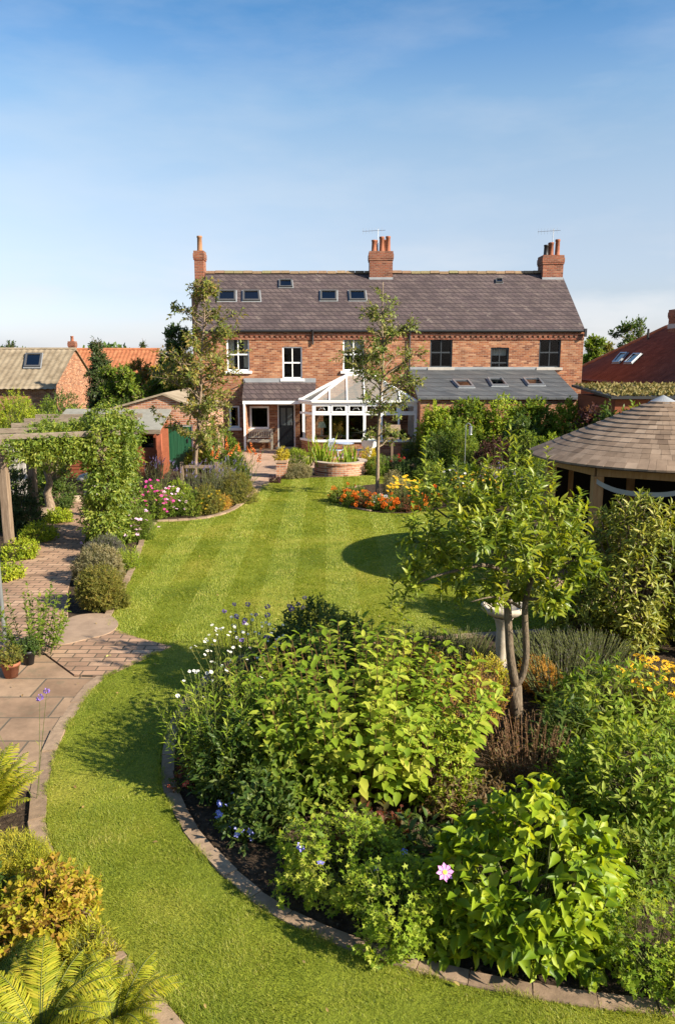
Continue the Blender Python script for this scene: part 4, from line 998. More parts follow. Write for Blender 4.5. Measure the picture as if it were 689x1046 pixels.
for i in range(85):
    t = rng.random(); z = zl0+.2+(zt0-.3-zl0)*t; rmax = (1.45 if t < .6 else 1.45*(1-t)/.4*.85+.2)
    cr_.append((z, max(.2, rmax*rng.uniform(.4, 1.0)), rng.uniform(0, 6.28)))
sapling(32, 'tall loose tree with bronze tinted leaves between the green door and the house', b2, [(200,508),(200,470),(203,430),(205,400),(206,360),(209,320),(208,285)], zt0, .06, cr_, 'lf_brz2', .145, 'bark', zl0)
# stake frame that supports it
sf = empty('tree_stake_frame', b2, 'low wooden stake frame tied to the bronze leaved tree', 'stake')
for px in (187, 222):
    q = P(px, 508, Yt2-.35); qt = P(px, 472, Yt2-.35); m_ = MB(); m_.box(q[0]-.045, q[0]+.045, q[1]-.045, q[1]+.045, -.05, qt[2]); m_.build('post', M['wood'], sf, bevel=.006)
m_ = MB(); qa = P(187, 474, Yt2-.35); qb = P(222, 474, Yt2-.35); m_.box(qa[0]+.046, qb[0]-.046, qa[1]-.02, qa[1]+.02, qa[2]-.12, qa[2]-.03); m_.build('rail', M['wood'], sf)

# ================================================================== CENTRE BED (nearest first)
def stems_bush(seed, name, label, cat, at, mat, L, asp, nst, kind='oval', ang=1.2, stem='stem', pairs=True, gap=None, spread=.35, droop=.25, hmin=.45, flowers=None, nl=None, group=None, upN=.9, sr=.006):
    """upright stems set with leaves from near the ground to the tip"""
    rng = np.random.default_rng(seed); c, h, r = at
    root = empty(name, c, label, cat, group)
    a = rng.uniform(0, 6.28, nst); q = np.sqrt(rng.random(nst))
    O = np.c_[c[0]+r*.75*q*np.cos(a), c[1]+r*.75*q*np.sin(a), np.zeros(nst)]
    hh = h*(1-(1-hmin)*q**2.2*rng.uniform(.5, 1, nst))*rng.uniform(.82, 1.02, nst)
    D = np.c_[np.cos(a)*q*spread+rng.normal(size=nst)*.09, np.sin(a)*q*spread+rng.normal(size=nst)*.09, np.ones(nst)]; D = unit(D)
    ln = hh/D[:, 2]
    nl = nl or max(6, int(h/(gap or L*.42)))
    V, F = shoots(rng, O, D, ln, nl, L, asp, ang, kind, droop, .18, .22, upN, pairs)
    mesh_np('foliage', V, F, M[mat], root)
    mesh_np('stem', *rods(O, O+D*ln[:, None], sr, sr*.5), M[stem], root)
    tips = O+D*ln[:, None]
    if flowers:
        key, fk, col, cc, size, n = flowers; rng.shuffle(tips); add_flowers(rng, root, tips[:n]+[0,0,.02], flower_mesh(key, fk, col, cc, size))
    return root
PALEC = (0.5,0.45,0.1)
# hydrangea: large glossy leaves in opposite pairs
def hydrangea():
    rng = np.random.default_rng(41); c, h, r = spot(547, 1030, 794, 232)
    root = empty('hydrangea', c, 'large leafy hydrangea bush without flowers, with broad glossy bright green leaves', 'shrub')
    bl = mound_blobs(rng, r, r*.9, h, 12, .42, c, .1)
    (V, F), (A, B) = foliage(rng, bl, 1250, .16, 6, .132, .54, 'big', ang=1.1, out=.75, up=.75, rnd=.3, droop=.22, upN=.8, pairs=True, inner=.35)
    mesh_np('foliage', V, F, M['lf_hyd'], root)
    base = c+np.c_[rng.normal(size=(len(A), 2))*.12, np.zeros(len(A))]
    mesh_np('stem', *join([rods(base[::6], A[::6], .008, .005), rods(A, B, .005, .003)]), M['stem'], root)
hydrangea()
BL = ('blue', 'petal5', (0.22,0.20,0.62), (0.5,0.5,0.55), .034)
bush(42, 'geranium', 'lime green cranesbill geranium mound with blue flowers spilling over the kerb left of the hydrangea', 'plant', spot(352, 955, 832, 170), 'lf_lime', .075, .95, 'lobed', nl=6, slen=.14, br=.36, k=14, flowers=(*BL, 3), ang=1.1, upN=.9, cover=2.4)
bush(43, 'geranium', 'cranesbill geranium mound with two blue flowers low against the foot of the hydrangea', 'plant', spot(404, 1000, 868, 130), 'lf_lime', .07, .95, 'lobed', nl=6, slen=.14, br=.4, k=10, flowers=(*BL, 2), ang=1.1, upN=.9, cover=2.3)
bush(44, 'geranium', 'cranesbill geranium mound in the bottom right corner of the centre bed', 'plant', spot(668, 1040, 912, 140), 'lf_lime', .065, .95, 'lobed', nl=6, slen=.12, br=.4, k=12, flowers=(*BL, 2), ang=1.1, upN=.9, cover=2.3)
# the big shrub with reddish stems and broad yellow green leaves
stems_bush(45, 'dogwood_shrub', 'wide yellow green shrub with red stems and broad leaves filling the centre bed', 'shrub', (np.array([.25, 7.35, 0]), 1.36, 1.38), 'lf_lime', .15, .58, 230, 'oval', 1.3, 'redstem', True, .075, .38, .35, .60)
bush(451, 'shrub', 'mid green undergrowth shrub below the left side of the wide yellow green shrub', 'shrub', (np.array([-.45, 6.7, 0]), 1.12, .72), 'lf_green', .09, .5, nl=7, cover=1.4)
bush(452, 'spirea', 'yellowing spirea shrub between the wide yellow green shrub and the hydrangea', 'shrub', spot(440, 850, 722, 110, Y=6.6), 'lf_lime', .06, .5, nl=8, cover=1.3, k=12, br=.35, stem='drystem')
bush(453, 'bergenia', 'low plant with big dull red and green leaves in front of the yellowing spirea', 'plant', spot(385, 875, 828, 90, Y=5.9), 'lf_red', .11, .7, 'oval', nl=5, cover=1.1)
bush(454, 'shrub', 'shaded dark green shrub tucked behind the two geranium mounds left of the hydrangea', 'shrub', spot(425, 930, 838, 110, Y=5.5), 'lf_dark', .12, .55, nl=6, cover=1.3)
# rear left: rounded dark shrub, white asters, verbena
bush(46, 'daphne_shrub', 'rounded dark green shrub at the back of the centre bed against the lawn', 'shrub', spot(322, 690, 606, 122, Y=9.4), 'lf_dark', .085, .38, nl=9, cover=1.9, k=16, br=.38)
stems_bush(47, 'aster', 'bushy plant covered in small white daisy flowers beside the rounded dark shrub', 'plant', spot(247, 690, 630, 66, Y=8.9), 'lf_olive', .07, .2, 80, 'simple', 1.0, flowers=('white', 'petal9', (.75,.73,.68), (.5,.4,.08), .021, 75), pairs=False, gap=.05)
stems_bush(471, 'aster', 'smaller white flowered plant at the left edge of the centre bed nearer the kerb', 'plant', spot(226, 725, 668, 60, Y=7.6), 'lf_green', .08, .2, 70, 'simple', 1.0, flowers=('white', 'petal9', (.75,.73,.68), (.5,.4,.08), .024, 16), pairs=False, gap=.05)
stems_bush(48, 'verbena', 'tall wiry verbena with small purple flower heads standing before the lawn', 'plant', spot(272, 690, 616, 70, Y=9.2), 'lf_green', .07, .15, 22, 'simple', .8, flowers=('violet', 'ball', (.22,.13,.42), (.2,.1,.3), .03, 16), pairs=False, nl=6, hmin=.8, sr=.005)
stems_bush(49, 'evening_primrose', 'clump of yellow green leafy spires at the left edge of the centre bed', 'plant', spot(224, 770, 684, 80, Y=6.9), 'lf_lime', .10, .2, 90, 'narrow', .9, pairs=False, gap=.035, flowers=('white', 'petal9', (.75,.73,.68), (.5,.4,.08), .026, 5))
bush(50, 'shrub', 'low dark leafy undergrowth behind the left kerb of the centre bed', 'plant', spot(228, 815, 718, 90, Y=6.6), 'lf_dark', .10, .4, nl=7, cover=1.2)
bush(51, 'begonia', 'low red and green leafed plants along the left kerb of the centre bed', 'plant', spot(207, 812, 772, 66), 'lf_red', .07, .6, nl=6, cover=1.2, flowers=('coral', 'petal5', (.55,.1,.06), (.5,.3,.1), .025, 8))
bush(511, 'shrub', 'dark leafed filler plant behind the little blue violas', 'plant', spot(268, 850, 775, 80, Y=6.1), 'lf_dark', .09, .5, nl=7, cover=1.3)
stems_bush(512, 'catmint', 'grassy grey green plant beside the kerb below the white flowered plants', 'plant', spot(203, 760, 712, 46), 'lf_grey', .08, .14, 60, 'narrow', .7, pairs=False, gap=.04)
for i, (px, py, lab) in enumerate([(236,838,'little violas with pale blue flowers on the bare soil, farther from the kerb corner'), (250,862,'little violas with pale blue flowers on the bare soil, the clump nearer the geranium'), (226,850,'tiny blue viola tuft closest to the left kerb')]):
    bush(520+i, 'viola', lab, 'plant', spot(px, py, py-22, 30 if i < 2 else 16), 'lf_green', .045, .6, nl=5, cover=1.2, flowers=('viola', 'petal5', (.30,.32,.75), (.6,.6,.7), .028, 9 if i < 2 else 4), group=None)
# cosmos
q = spot(437, 965, 893, 30, Y=4.85)
cs = empty('cosmos', q[0], 'single pink cosmos flower on a thin stem in front of the hydrangea', 'flower')
hz_ = P(454, 891, 4.55); b_ = MB(); b_.tube([q[0], P(440,925,4.75), P(450,905,4.62), hz_-np.array([0,.0,.012])], [.004,.0035,.003,.003], 6); b_.build('stem', M['stem'], cs)
rng = np.random.default_rng(8); O = np.array([q[0]+(hz_-q[0])*t for t in np.linspace(.1, .7, 14)]); mesh_np('foliage', *shoots(rng, O, rng.normal(size=(14, 3))+[0,0,.5], .1, 10, .05, .08, .7, 'narrow'), M['lf_green'], cs)
add_flowers(rng, cs, [hz_], flower_mesh('cosmos', 'petal8', (.72,.30,.62), (.7,.5,.05), .058), face=(.1,-.75,.65))
bush(455, 'shrub', 'dark shaded foliage behind the pink cosmos flower', 'shrub', spot(452, 930, 850, 70, Y=5.9), 'lf_dark', .11, .45, nl=7, cover=1.3)
# right: pieris-like evergreen, peony, dry stems
bush(53, 'choisya_shrub', 'large bright evergreen shrub with glossy whorled leaves at the right edge above the hydrangea', 'shrub', spot(655, 935, 742, 190, Y=6.2), 'lf_bright', .11, .42, nl=8, cover=2.0, k=18, br=.34, up=.8, ang=1.0)
bush(531, 'choisya_shrub', 'smaller glossy evergreen shrub squeezed between the hydrangea and the right edge', 'shrub', spot(652, 970, 846, 120, Y=5.3), 'lf_green', .09, .4, nl=8, cover=1.5)
bush(54, 'peony', 'leafy dark green peony bush to the right of the forked apple trunk', 'shrub', spot(625, 765, 672, 150, Y=8.0), 'lf_bright', .15, .32, 'narrow', nl=8, cover=2.0, k=14, br=.38, ang=1.1, upN=.9)
bush(541, 'peony', 'small peony clump at the right foot of the apple trunk', 'shrub', spot(580, 770, 712, 80, Y=7.45), 'lf_dark', .12, .32, 'narrow', nl=8, cover=1.6, ang=1.1, upN=.9)
stems_bush(55, 'astilbe', 'brown faded seed stems standing at the foot of the apple trunk', 'plant', spot(540, 795, 735, 105, Y=7.1), 'lf_dry', .055, .3, 90, 'simple', .8, 'drystem', False, .035)
stems_bush(551, 'astilbe', 'rust coloured feathery seed spikes between the wide yellow green shrub and the apple trunk', 'plant', spot(478, 760, 668, 70, Y=7.9), 'lf_orange', .05, .25, 90, 'simple', .7, 'drystem', False, .035)
bush(552, 'spirea', 'small golden leaved shrub just left of the pale pedestal', 'shrub', spot(497, 720, 665, 66, Y=8.8), 'lf_fern', .05, .4, nl=8, cover=1.3, stem='drystem')
bush(553, 'shrub', 'low dark plants on the soil between the brown seed stems and the hydrangea', 'plant', spot(480, 840, 790, 110, Y=6.3), 'lf_dry', .07, .4, nl=7, cover=1.1, stem='drystem')
# lavender edging along the lawn behind
lavpos = [(418,9.9),(446,9.8),(474,9.8),(548,9.85),(578,9.7),(606,9.5)]
lavlab = ['lavender clump at the left end of the row behind the wide shrub','second lavender clump from the left in the row along the lawn','lavender clump just left of the pale pedestal','lavender clump right of the forked apple trunk','lavender clump between the apple trunk and the rhododendron','lavender clump touching the foot of the rhododendron']
for i, (px, Y) in enumerate(lavpos):
    stems_bush(60+i, 'lavender', lavlab[i], 'plant', spot(px, 700, 646, 50, Y=Y), 'lf_lav', .05, .16, 240, 'narrow', .45, 'stem', False, .035, .7, .05, .6, group='lavender clumps along the lawn edge')
stems_bush(67, 'lavender', 'silvery lavender in front of the apple trunk among ochre seed heads', 'plant', spot(575, 710, 660, 70, Y=8.8), 'lf_lav', .07, .14, 150, 'narrow', .45, 'stem', False, .035, .7, .05, .6)
bush(68, 'santolina', 'ochre yellow low mound behind the apple trunk', 'plant', spot(548, 715, 668, 60, Y=9.0), 'lf_orange', .04, .3, nl=9, cover=1.2, stem='drystem')
for i, (px, Y, ty, w, mt, lab) in enumerate([(385,9.6,645,60,'lf_olive','olive green filler plant between the rounded dark shrub and the lavender row'),(430,8.6,655,70,'lf_bronze','bronze flushed plant behind the top of the wide yellow green shrub')]):
    bush(680+i, 'perennial', lab, 'plant', spot(px, 700, ty, w, Y=Y), mt, .07, .3, nl=8, cover=1.3)
# pedestal / bird bath
def pedestal():
    c = P(513, 640, 9.35); c[2] = 0; zt = P(513, 618, 9.35)[2]
    r = empty('bird_bath', c, 'pale cast stone bird bath on a turned pedestal behind the apple trunk', 'bird bath')
    m_ = MB(); m_.box(c[0]-.17, c[0]+.17, c[1]-.17, c[1]+.17, -.02, .08); m_.build('plinth', M['ceramic'], r, bevel=.01)
    m_ = MB(); k = zt-.16; m_.lathe([(.15,.081),(.15,.13),(.11,.17),(.085,.22),(.07,k*.45),(.085,k*.6),(.075,k*.8),(.1,k*.95),(.13,k),(.13,k+.01)], (c[0],c[1],0), 28); m_.build('column', M['ceramic'], r, True)
    m_ = MB(); m_.lathe([(.1,k+.012),(.2,k+.05),(.27,k+.11),(.275,k+.16),(.24,k+.165),(.2,k+.12),(.0,k+.1)], (c[0],c[1],0), 32); m_.build('bowl', M['ceramic'], r, True)
pedestal()
# right: rudbeckia and rhododendron
stems_bush(70, 'rudbeckia', 'yellow coneflower clump at the right edge below the rhododendron', 'plant', spot(672, 750, 676, 70, Y=8.3), 'lf_olive', .10, .28, 70, 'oval', 1.0, flowers=('rud', 'petal11', (.72,.40,.015), (.05,.025,.01), .05, 60))
bush(71, 'rhododendron', 'big rhododendron with long leathery leaves at the right edge in front of the pavilion', 'shrub', (np.array([4.3, 10.9, 0]), P(650,490,10.9)[2], 1.1), 'lf_rhodo', .15, .3, 'oval', nl=9, cover=2.3, k=22, br=.34, slen=.2, up=.5, ang=1.25, droop=.15, upN=.6, stem='bark')
bush(72, 'rhododendron', 'lower left shoulder of rhododendron growth beside the lavender row', 'shrub', (np.array([3.5, 10.6, 0]), 1.35, .5), 'lf_rhodo', .14, .3, nl=9, cover=2.2, k=10, slen=.2, ang=1.25, stem='bark')
bush(73, 'rhododendron', 'tall rhododendron bush leaning out of the right edge of view below the shingle roof', 'shrub', (np.array([5.35, 10.6, 0]), 2.2, .85), 'lf_olive', .15, .3, nl=9, cover=1.8, k=12, slen=.2, ang=1.25, stem='bark')

# ================================================================== LEFT FOREGROUND
def fern(seed, label, c, nf, ln, mat, zup=.8, facing=None, name='fern'):
    rng = np.random.default_rng(seed); c = np.array(c, float); root = empty(name, c, label, 'plant')
    parts = []; rod = []
    for i in range(nf):
        a = rng.uniform(0, 6.28) if facing is None else facing+rng.normal()*1.0
        l = ln*rng.uniform(.65, 1.1); out = np.array([math.cos(a), math.sin(a), 0]); n = 36; el = rng.uniform(.85, 1.5)*zup
        t = np.linspace(0, 1, n); th = el-1.15*t**1.6
        step = l/n; pts = np.zeros((n, 3)); p = c+out*.03
        for k in range(n): pts[k] = p; p = p+step*(out*math.cos(th[k])+np.array([0,0,1.0])*math.sin(th[k]))
        tan = unit(np.gradient(pts, axis=0)); side = unit(np.cross(tan, [0,0,1.0])); nr = np.cross(side, tan)
        w = l*.20*np.sin(PI*np.clip(t*.86+.12, 0, 1))**.8
        for s in (-1, 1):
            D = side*s+tan*.55+rng.normal(size=(n, 3))*.10-np.array([0,0,.12])*rng.uniform(.2, 2.5)
            parts.append(stamp(pts[2:], D[2:], nr[2:], w[2:], np.full(n-2, step*.62), 'blade'))
        rod.append(rods(pts[:-1], pts[1:], .003, .003))
    mesh_np('frond', *join(parts), M[mat], root); mesh_np('stem', *join(rod), M['stem'], root); return root
q = G(42, 1062); fern(80, 'yellow green fern with arching fronds in the bottom left corner', (q[0], q[1], .05), 78, .52, 'lf_fern3')
q = G(118, 1050); fern(81, 'smaller fern beside the lawn kerb at the bottom left', (q[0], q[1], .03), 62, .44, 'lf_fern3')
q = G(-12, 1010); fern(82, 'dark shaded fern at the left edge above the corner fern', (q[0], q[1], .05), 20, .5, 'lf_green')
bush(83, 'euonymus', 'golden yellow leaved low shrub above the corner fern', 'shrub', spot(44, 995, 880, 136), 'lf_yellow', .055, .6, nl=8, cover=1.9, k=16, br=.33, ang=.9, stem='redstem')
bush(84, 'heather', 'soft lime green feathery mound just above the golden yellow shrub', 'plant', spot(14, 925, 850, 84), 'lf_fern', .05, .12, 'narrow', nl=12, cover=2.6, slen=.14, ang=.7)
q = G(-8, 842); fern(85, 'bright upright fern at the left frame edge beside the stone patio', (q[0], q[1], .03), 46, .68, 'lf_fern3', 1.15)
bush(861, 'fern_bush', 'soft lime feathery growth between the golden yellow shrub and the lawn kerb', 'plant', spot(88, 1000, 945, 70), 'lf_fern', .06, .16, 'narrow', nl=12, cover=2.2, slen=.16, ang=.7)
bush(86, 'shrub', 'dark leafy plant behind the golden yellow shrub at the left edge', 'shrub', spot(-12, 960, 880, 60), 'lf_dark', .08, .3, nl=8, cover=1.2)
stems_bush(87, 'verbena', 'lone wiry verbena stem with purple heads beside the stone patio', 'plant', spot(33, 812, 690, 14, Y=6.6), 'lf_green', .06, .15, 3, 'simple', .8, flowers=('violet', 'ball', (.22,.13,.42), (.2,.1,.3), .04, 3), pairs=False, nl=5, hmin=.8, sr=.004)
# pots and the rose beside the metal post
def pot(label, c, r, h, seed, mat, pm='pot', **kw):
    root = empty('flower_pot', c, label, 'pot'); m_ = MB()
    m_.lathe([(0,0),(r*.62,0),(r*.9,h*.8),(r,h*.8),(r*1.02,h),(r*.9,h),(r*.88,h*.85),(0,h*.85)], c, 24); m_.build('pot', M[pm], root, True)
    rng = np.random.default_rng(seed); cc = np.array(c)+[0,0,h*.85]
    (V, F), (A, B) = foliage(rng, [(cc+np.array([0,0,r*.8]), np.array([r*1.25,r*1.25,r*1.1]))], 90, .12, 8, .05, .45, 'oval', **kw)
    mesh_np('foliage', V, F, M[mat], root); mesh_np('stem', *rods(np.repeat(cc[None], len(A), 0), B, .003, .002), M['stem'], root)
q = G(12, 692); pot('terracotta pot of trailing greenery on the stone patio', (q[0], q[1], .012), .125, .2, 90, 'lf_olive')
q = G(27, 682); pot('dark glazed pot behind the terracotta one on the patio', (q[0], q[1]+.1, .012), .1, .2, 91, 'lf_dark', 'black')
stems_bush(92, 'rose', 'leggy rose bush in the corner between the stone patio and the brick path', 'shrub', spot(32, 676, 596, 56), 'lf_green', .085, .62, 40, 'oval', 1.1, 'stem', True, .05, .45, .2, .4)
q = G(7, 672); qt = P(4, 554, q[1]); m_ = MB(); m_.tube([(q[0], q[1], -.05), (q[0]-.01, q[1], qt[2])], .028, 10); tag(m_.build('metal_pole', M['metal']), 'thin grey metal pole standing at the left edge by the patio', 'pole')
# ================================================================== PAVILION
def pavilion():
    pc = np.array([5.72, 13.9, 0.0]); Re = 2.25; ze = 2.28; za = 3.27; rng = np.random.default_rng(100)
    r = empty('garden_pavilion', pc, 'round timber pavilion with conical cedar shingle roof at the right of the lawn', 'pavilion')
    parts = []; rows = 15
    V = []; F = []
    for k in range(rows):
        t0 = k/rows; r0 = Re*(1-t0)+.10*t0; r1 = Re*(1-(k+1.35)/rows)+.05; z0 = ze+(za-ze)*t0; z1 = ze+(za-ze)*min(1, (k+1.35)/rows); r1 = max(.06, r1)
        a = rng.uniform(0, 6.28); end = a+2*PI
        while a < end-.02:
            w = rng.uniform(.10, .19)/r0; b = min(a+w, end); g = .0015/r0
            jr = rng.normal()*.003; lift = .03
            for_ = []
            for (rr, zz, up) in ((r0+jr, z0, 0), (r0+jr, z0, lift), (r1, z1, .012), (r1, z1, -.004)):
                for aa in (a+g, b-g): for_.append((pc[0]+rr*math.cos(aa), pc[1]+rr*math.sin(aa), zz+up+.02))
            o = len(V); V += for_
            F += [(o,o+1,o+3),(o,o+3,o+2),(o+2,o+3,o+5),(o+2,o+5,o+4),(o+4,o+5,o+7),(o+4,o+7,o+6),(o,o+2,o+4),(o,o+4,o+6),(o+1,o+5,o+3),(o+1,o+7,o+5)]
            a = b
    rf = mesh_np('roof', V, F, M['shake'], r, flat=True)
    m_ = MB(); m_.lathe([(Re-.07,ze-.005),(Re-.09,ze+.005),(.05,za-.02)], (pc[0],pc[1],0), 48); m_.build('roof_lining', M['wood'], rf)
    m_ = MB(); m_.lathe([(.24,za-.035),(.21,za-.005),(.0,za+.10)], (pc[0],pc[1],0), 24); m_.build('roof_cap', M['lead'], rf)
    n = 8; rp = 1.86
    pts = [(pc[0]+rp*math.cos(2*PI*i/n+PI/8+.28), pc[1]+rp*math.sin(2*PI*i/n+PI/8+.28)) for i in range(n)]
    m_ = MB()
    for i in range(n):
        a = pts[i]; b = pts[(i+1) % n]; m_.bar((*a, ze-.09), (*b, ze-.09), .13, .16)
    m_.build('ring_beam', M['oak'], r)
    for i in range(n):
        p = MB(); x, y = pts[i]; p.box(x-.085, x+.085, y-.085, y+.085, -.03, ze-.172); p.build('post', M['oak'], r, bevel=.01)
    for i in range(n):
        a = np.array(pts[i]); b = np.array(pts[(i+1) % n]); mid = (a+b)/2-pc[:2]
        if mid[1] > .3 or mid[0] > 1.0:
            d = (b-a)/np.linalg.norm(b-a); q = MB(); q.bar((*(a+d*.09), 1.06), (*(b-d*.09), 1.06), .05, 2.08); q.build('wall_panel', M['render'] if mid[1] < .2 else M['dark'], r)  # rear panels are near-black: the pavilion's inner shade is put into their colour
        elif mid[0] > -1.6 and mid[1] < 0:   # rolled canvas blind sagging under the eave
            N = 16; ring = []
            c1 = MB()
            for k in range(N):
                t = k/N; t2 = (k+1)/N
                def pt(t, z): 
                    q = a+(b-a)*t; q = q+(q-pc[:2])/np.linalg.norm(q-pc[:2])*.10; return (q[0], q[1], z)
                s1 = ze-.18-.20*math.sin(PI*t)**.8-.012*math.sin(t*9); s2 = ze-.18-.20*math.sin(PI*t2)**.8-.012*math.sin(t2*9)
                c1.quad(pt(t, s1-.08), pt(t2, s2-.08), pt(t2, s2), pt(t, s1)); 
            c1.build('canvas_blind', m_plain('clear_canvas', (.30,.31,.31), .2, .6), r)
    m_ = MB(); m_.lathe([(0,.0),(2.05,.0),(2.05,.045),(0,.05)], (pc[0],pc[1],0), 40); m_.build('deck', M['terrace_paver'], r)
    return pc
pc = pavilion()
def round_table(c):
    r = empty('patio_table', c, 'round table standing in the shade inside the pavilion', 'table')
    m_ = MB(); m_.lathe([(0,.7),(.5,.7),(.5,.735),(0,.74)], c, 28); m_.build('tabletop', M['bench'], r)
    m_ = MB(); m_.lathe([(.25,0),(.24,.03),(.05,.07),(.045,.69)], c, 16); m_.build('pedestal', M['bench'], r)
round_table((pc[0]-.3, pc[1]+.1, .051))
# ================================================================== PERGOLA AND ITS CLIMBER
L1 = G(11, 569); L2 = G(37, 538); R1 = np.array([-4.95, 16.4, 0]); R2 = np.array([-5.2, 19.2, 0]); L3 = np.array([-7.75, 21.3, 0]); R3 = np.array([-5.75, 21.6, 0]); L0 = np.array([-6.25, 13.2, 0])
pg = empty('pergola', (-6.2, 17.5, 0), 'weathered wooden pergola of posts and rails over the brick path', 'pergola')
zt = P(5, 456, L1[1])[2]-.03
for p in (L1, L2, R1, R2, L3, R3):
    m_ = MB(); m_.box(p[0]-.085, p[0]+.085, p[1]-.085, p[1]+.085, -.05, zt); m_.build('post', M['wood'], pg, bevel=.012)
def z3(p, z): return np.array([p[0], p[1], z])
for a, b in ((L1-[.02,1.0,0], L3+[0,.4,0]), (R1-[.02,.12,0], R3+[0,.4,0])):
    m_ = MB(); m_.bar(z3(a, zt+.08), z3(b, zt+.08), .10, .15); m_.build('rail', M['beam'], pg, bevel=.01)
for i in range(5):
    t = i/4; a = L1+(L3-L1)*t; b = R1+(R3-R1)*t; d = unit(b-a); m_ = MB(); m_.bar(z3(a-d*(.4 if i else 1.2), zt+.215), z3(b+d*.4, zt+.215), .07, .11); m_.build('cross_beam', M['beam'], pg, bevel=.008)
def climber():
    rng = np.random.default_rng(110); c = R1+[.15,-.1,0]
    r = empty('climbing_plant', c, 'dense green climber smothering the right side of the wooden pergola down to the ground', 'climber')
    bl = []
    for i in range(16):
        t = i/15; a = R1+(R2-R1)*rng.random()*.35; q = .20+.2*rng.random()
        bl.append((np.array([a[0]+rng.normal()*.13+.04, a[1]-.2+rng.normal()*.2, .25+2.1*t]), np.array([q*1.15, q*1.15, .4])))
    for i in range(10): t = i/9; bl.append((np.array([R1[0]+rng.normal()*.15, R1[1]-.22+rng.normal()*.1, .2+2.2*t]), np.array([.24, .22, .34])))
    for i in range(10): t = rng.random(); z_ = rng.uniform(.2, 2.3); bl.append((np.array([R1[0]+rng.normal()*.34, R1[1]+rng.normal()*.2-.1, z_]), np.array([.15, .15, .22])))
    for i in range(20):  # thick swag along the front cross beam
        t = i/19; a = L1*(1-t)+R1*t; bl.append((np.array([a[0]+.2*(1-t), a[1]+rng.normal()*.15+.1, zt+.02-.22*rng.random()*(.4+t)]), np.array([.24, .22, .2+.12*rng.random()])))
    for i in range(15):   # over the top, trailing along the cross beams to the left rail
        t = rng.random(); u = rng.random()*.5; a = (L1+(L3-L1)*u)*(t)+(R1+(R3-R1)*u)*(1-t); q = rng.uniform(.24, .34)
        bl.append((np.array([a[0]+.1, a[1], zt+.12+rng.normal()*.07+.10*(1-t)]), np.array([q*1.2, q*1.2, q*.75])))
    for (px, py, dy) in [(112,440,0),(125,450,0),(98,447,.2),(85,445,.4),(70,447,.6),(52,446,.7),(38,447,.6),(130,470,.1),(110,470,.1),(138,440,.4),(105,428,.4),(125,427,.3)]:
        q = P(px, py, 16.6+dy); s = rng.uniform(.26, .34); bl.append((q, np.array([s, s, s])))
    (V, F), (A, B) = foliage(rng, bl, 8200, .30, 9, .105, .40, 'simple', ang=1.0, out=.8, up=-.1, rnd=.7, droop=.45, upN=.6, inner=.5)
    mesh_np('foliage', V, F, M['lf_climb'], r)
    m_ = MB()
    for k in range(4):
        pts = [c+[.1*math.cos(k*1.7), .1*math.sin(k*1.7), 0]]
        for j in range(1, 8): pts.append(z3(R1, zt*j/7)+[.13*math.cos(j*1.1+k*1.6), .13*math.sin(j*1.1+k*1.6), 0])
        m_.tube(pts, .018, 5)
    m_.build('stem', M['bark'], r)
M['lf_climb'] = m_leaf('lf_climb', [(0.055,0.095,0.012),(0.11,0.165,0.018),(0.18,0.225,0.025),(0.29,0.30,0.05)], .35, .5, .3, None, 1.5)
climber()
# path-side planting
lim = [(8,596,572,46,'lime green leafy mound at the left frame edge beside the path'),(22,575,549,52,'lime green leafy mound at the foot of the front pergola post'),(42,556,530,48,'lime green leafy mound between the two left pergola posts'),(60,536,518,38,'lime green leafy mound farthest along the left of the path')]
for i, (px, fy, ty, w, lab) in enumerate(lim): bush(120+i, 'golden_oregano', lab, 'plant', spot(px, fy, ty, w), 'lf_oreg', .07, .6, nl=6, cover=1.8)
bush(125, 'shrub', 'dark green shrub behind the two left pergola posts', 'shrub', spot(15, 540, 470, 62, Y=18.4), 'lf_deep', .09, .5, nl=8, cover=1.5)
bush(126, 'shrub', 'dark shaded bush behind the second pergola post, under the rails', 'shrub', spot(52, 520, 462, 52, Y=21.5), 'lf_dark', .09, .5, nl=8, cover=1.5)
tree(127, 'small_tree', 'small thick trunked tree in the shade beyond the pergola', G(52, 526), 2.5, .75, 'lf_green', .11, .45, 'simple', .45, .13, 'bark', 12, .45, 260, 8)
bush(128, 'box_ball', 'clipped dark box ball where the path ends in front of the shed', 'shrub', spot(67, 522, 505, 18), 'lf_dark', .06, .5, nl=8, cover=1.8)
# boulders
def rock(seed, label, c, s):
    rng = np.random.default_rng(seed); n = 130; u = rsphere(rng, n); import bmesh
    bm = bmesh.new(); bmesh.ops.create_icosphere(bm, subdivisions=3, radius=1.0)
    k = rng.normal(size=(9, 3)); 
    for v in bm.verts:
        f = 1+sum(.08*math.sin(2.2*np.dot(q, v.co)+i) for i, q in enumerate(k)); v.co = Vector((v.co.x*f*s*1.2, v.co.y*f*s, max(-.2, v.co.z)*f*s*.75))
    me = bpy.data.meshes.new('boulder'); bm.to_mesh(me); bm.free(); me.materials.append(M['flag']); me.polygons.foreach_set('use_smooth', [True]*len(me.polygons))
    tag(link('boulder', me, None, c), label, 'boulder')
rock(1, 'rounded boulder beside the small thick trunked tree', G(44, 527), .26); rock(2, 'pale boulder close to the clipped box ball', G(75, 512), .24)
# staddle stone
q = G(93, 508); m_ = MB(); m_.lathe([(.24,-.02),(.2,.1),(.14,.42),(.13,.5)], q, 18); sr = empty('staddle_stone', q, 'old mushroom shaped staddle stone at the far end of the path', 'staddle stone'); m_.build('pillar', M['stone'], sr, True)
m_ = MB(); m_.lathe([(.13,.501),(.34,.505),(.37,.56),(.3,.66),(.14,.72),(0,.73)], q, 22); m_.build('cap', M['stone'], sr, True)
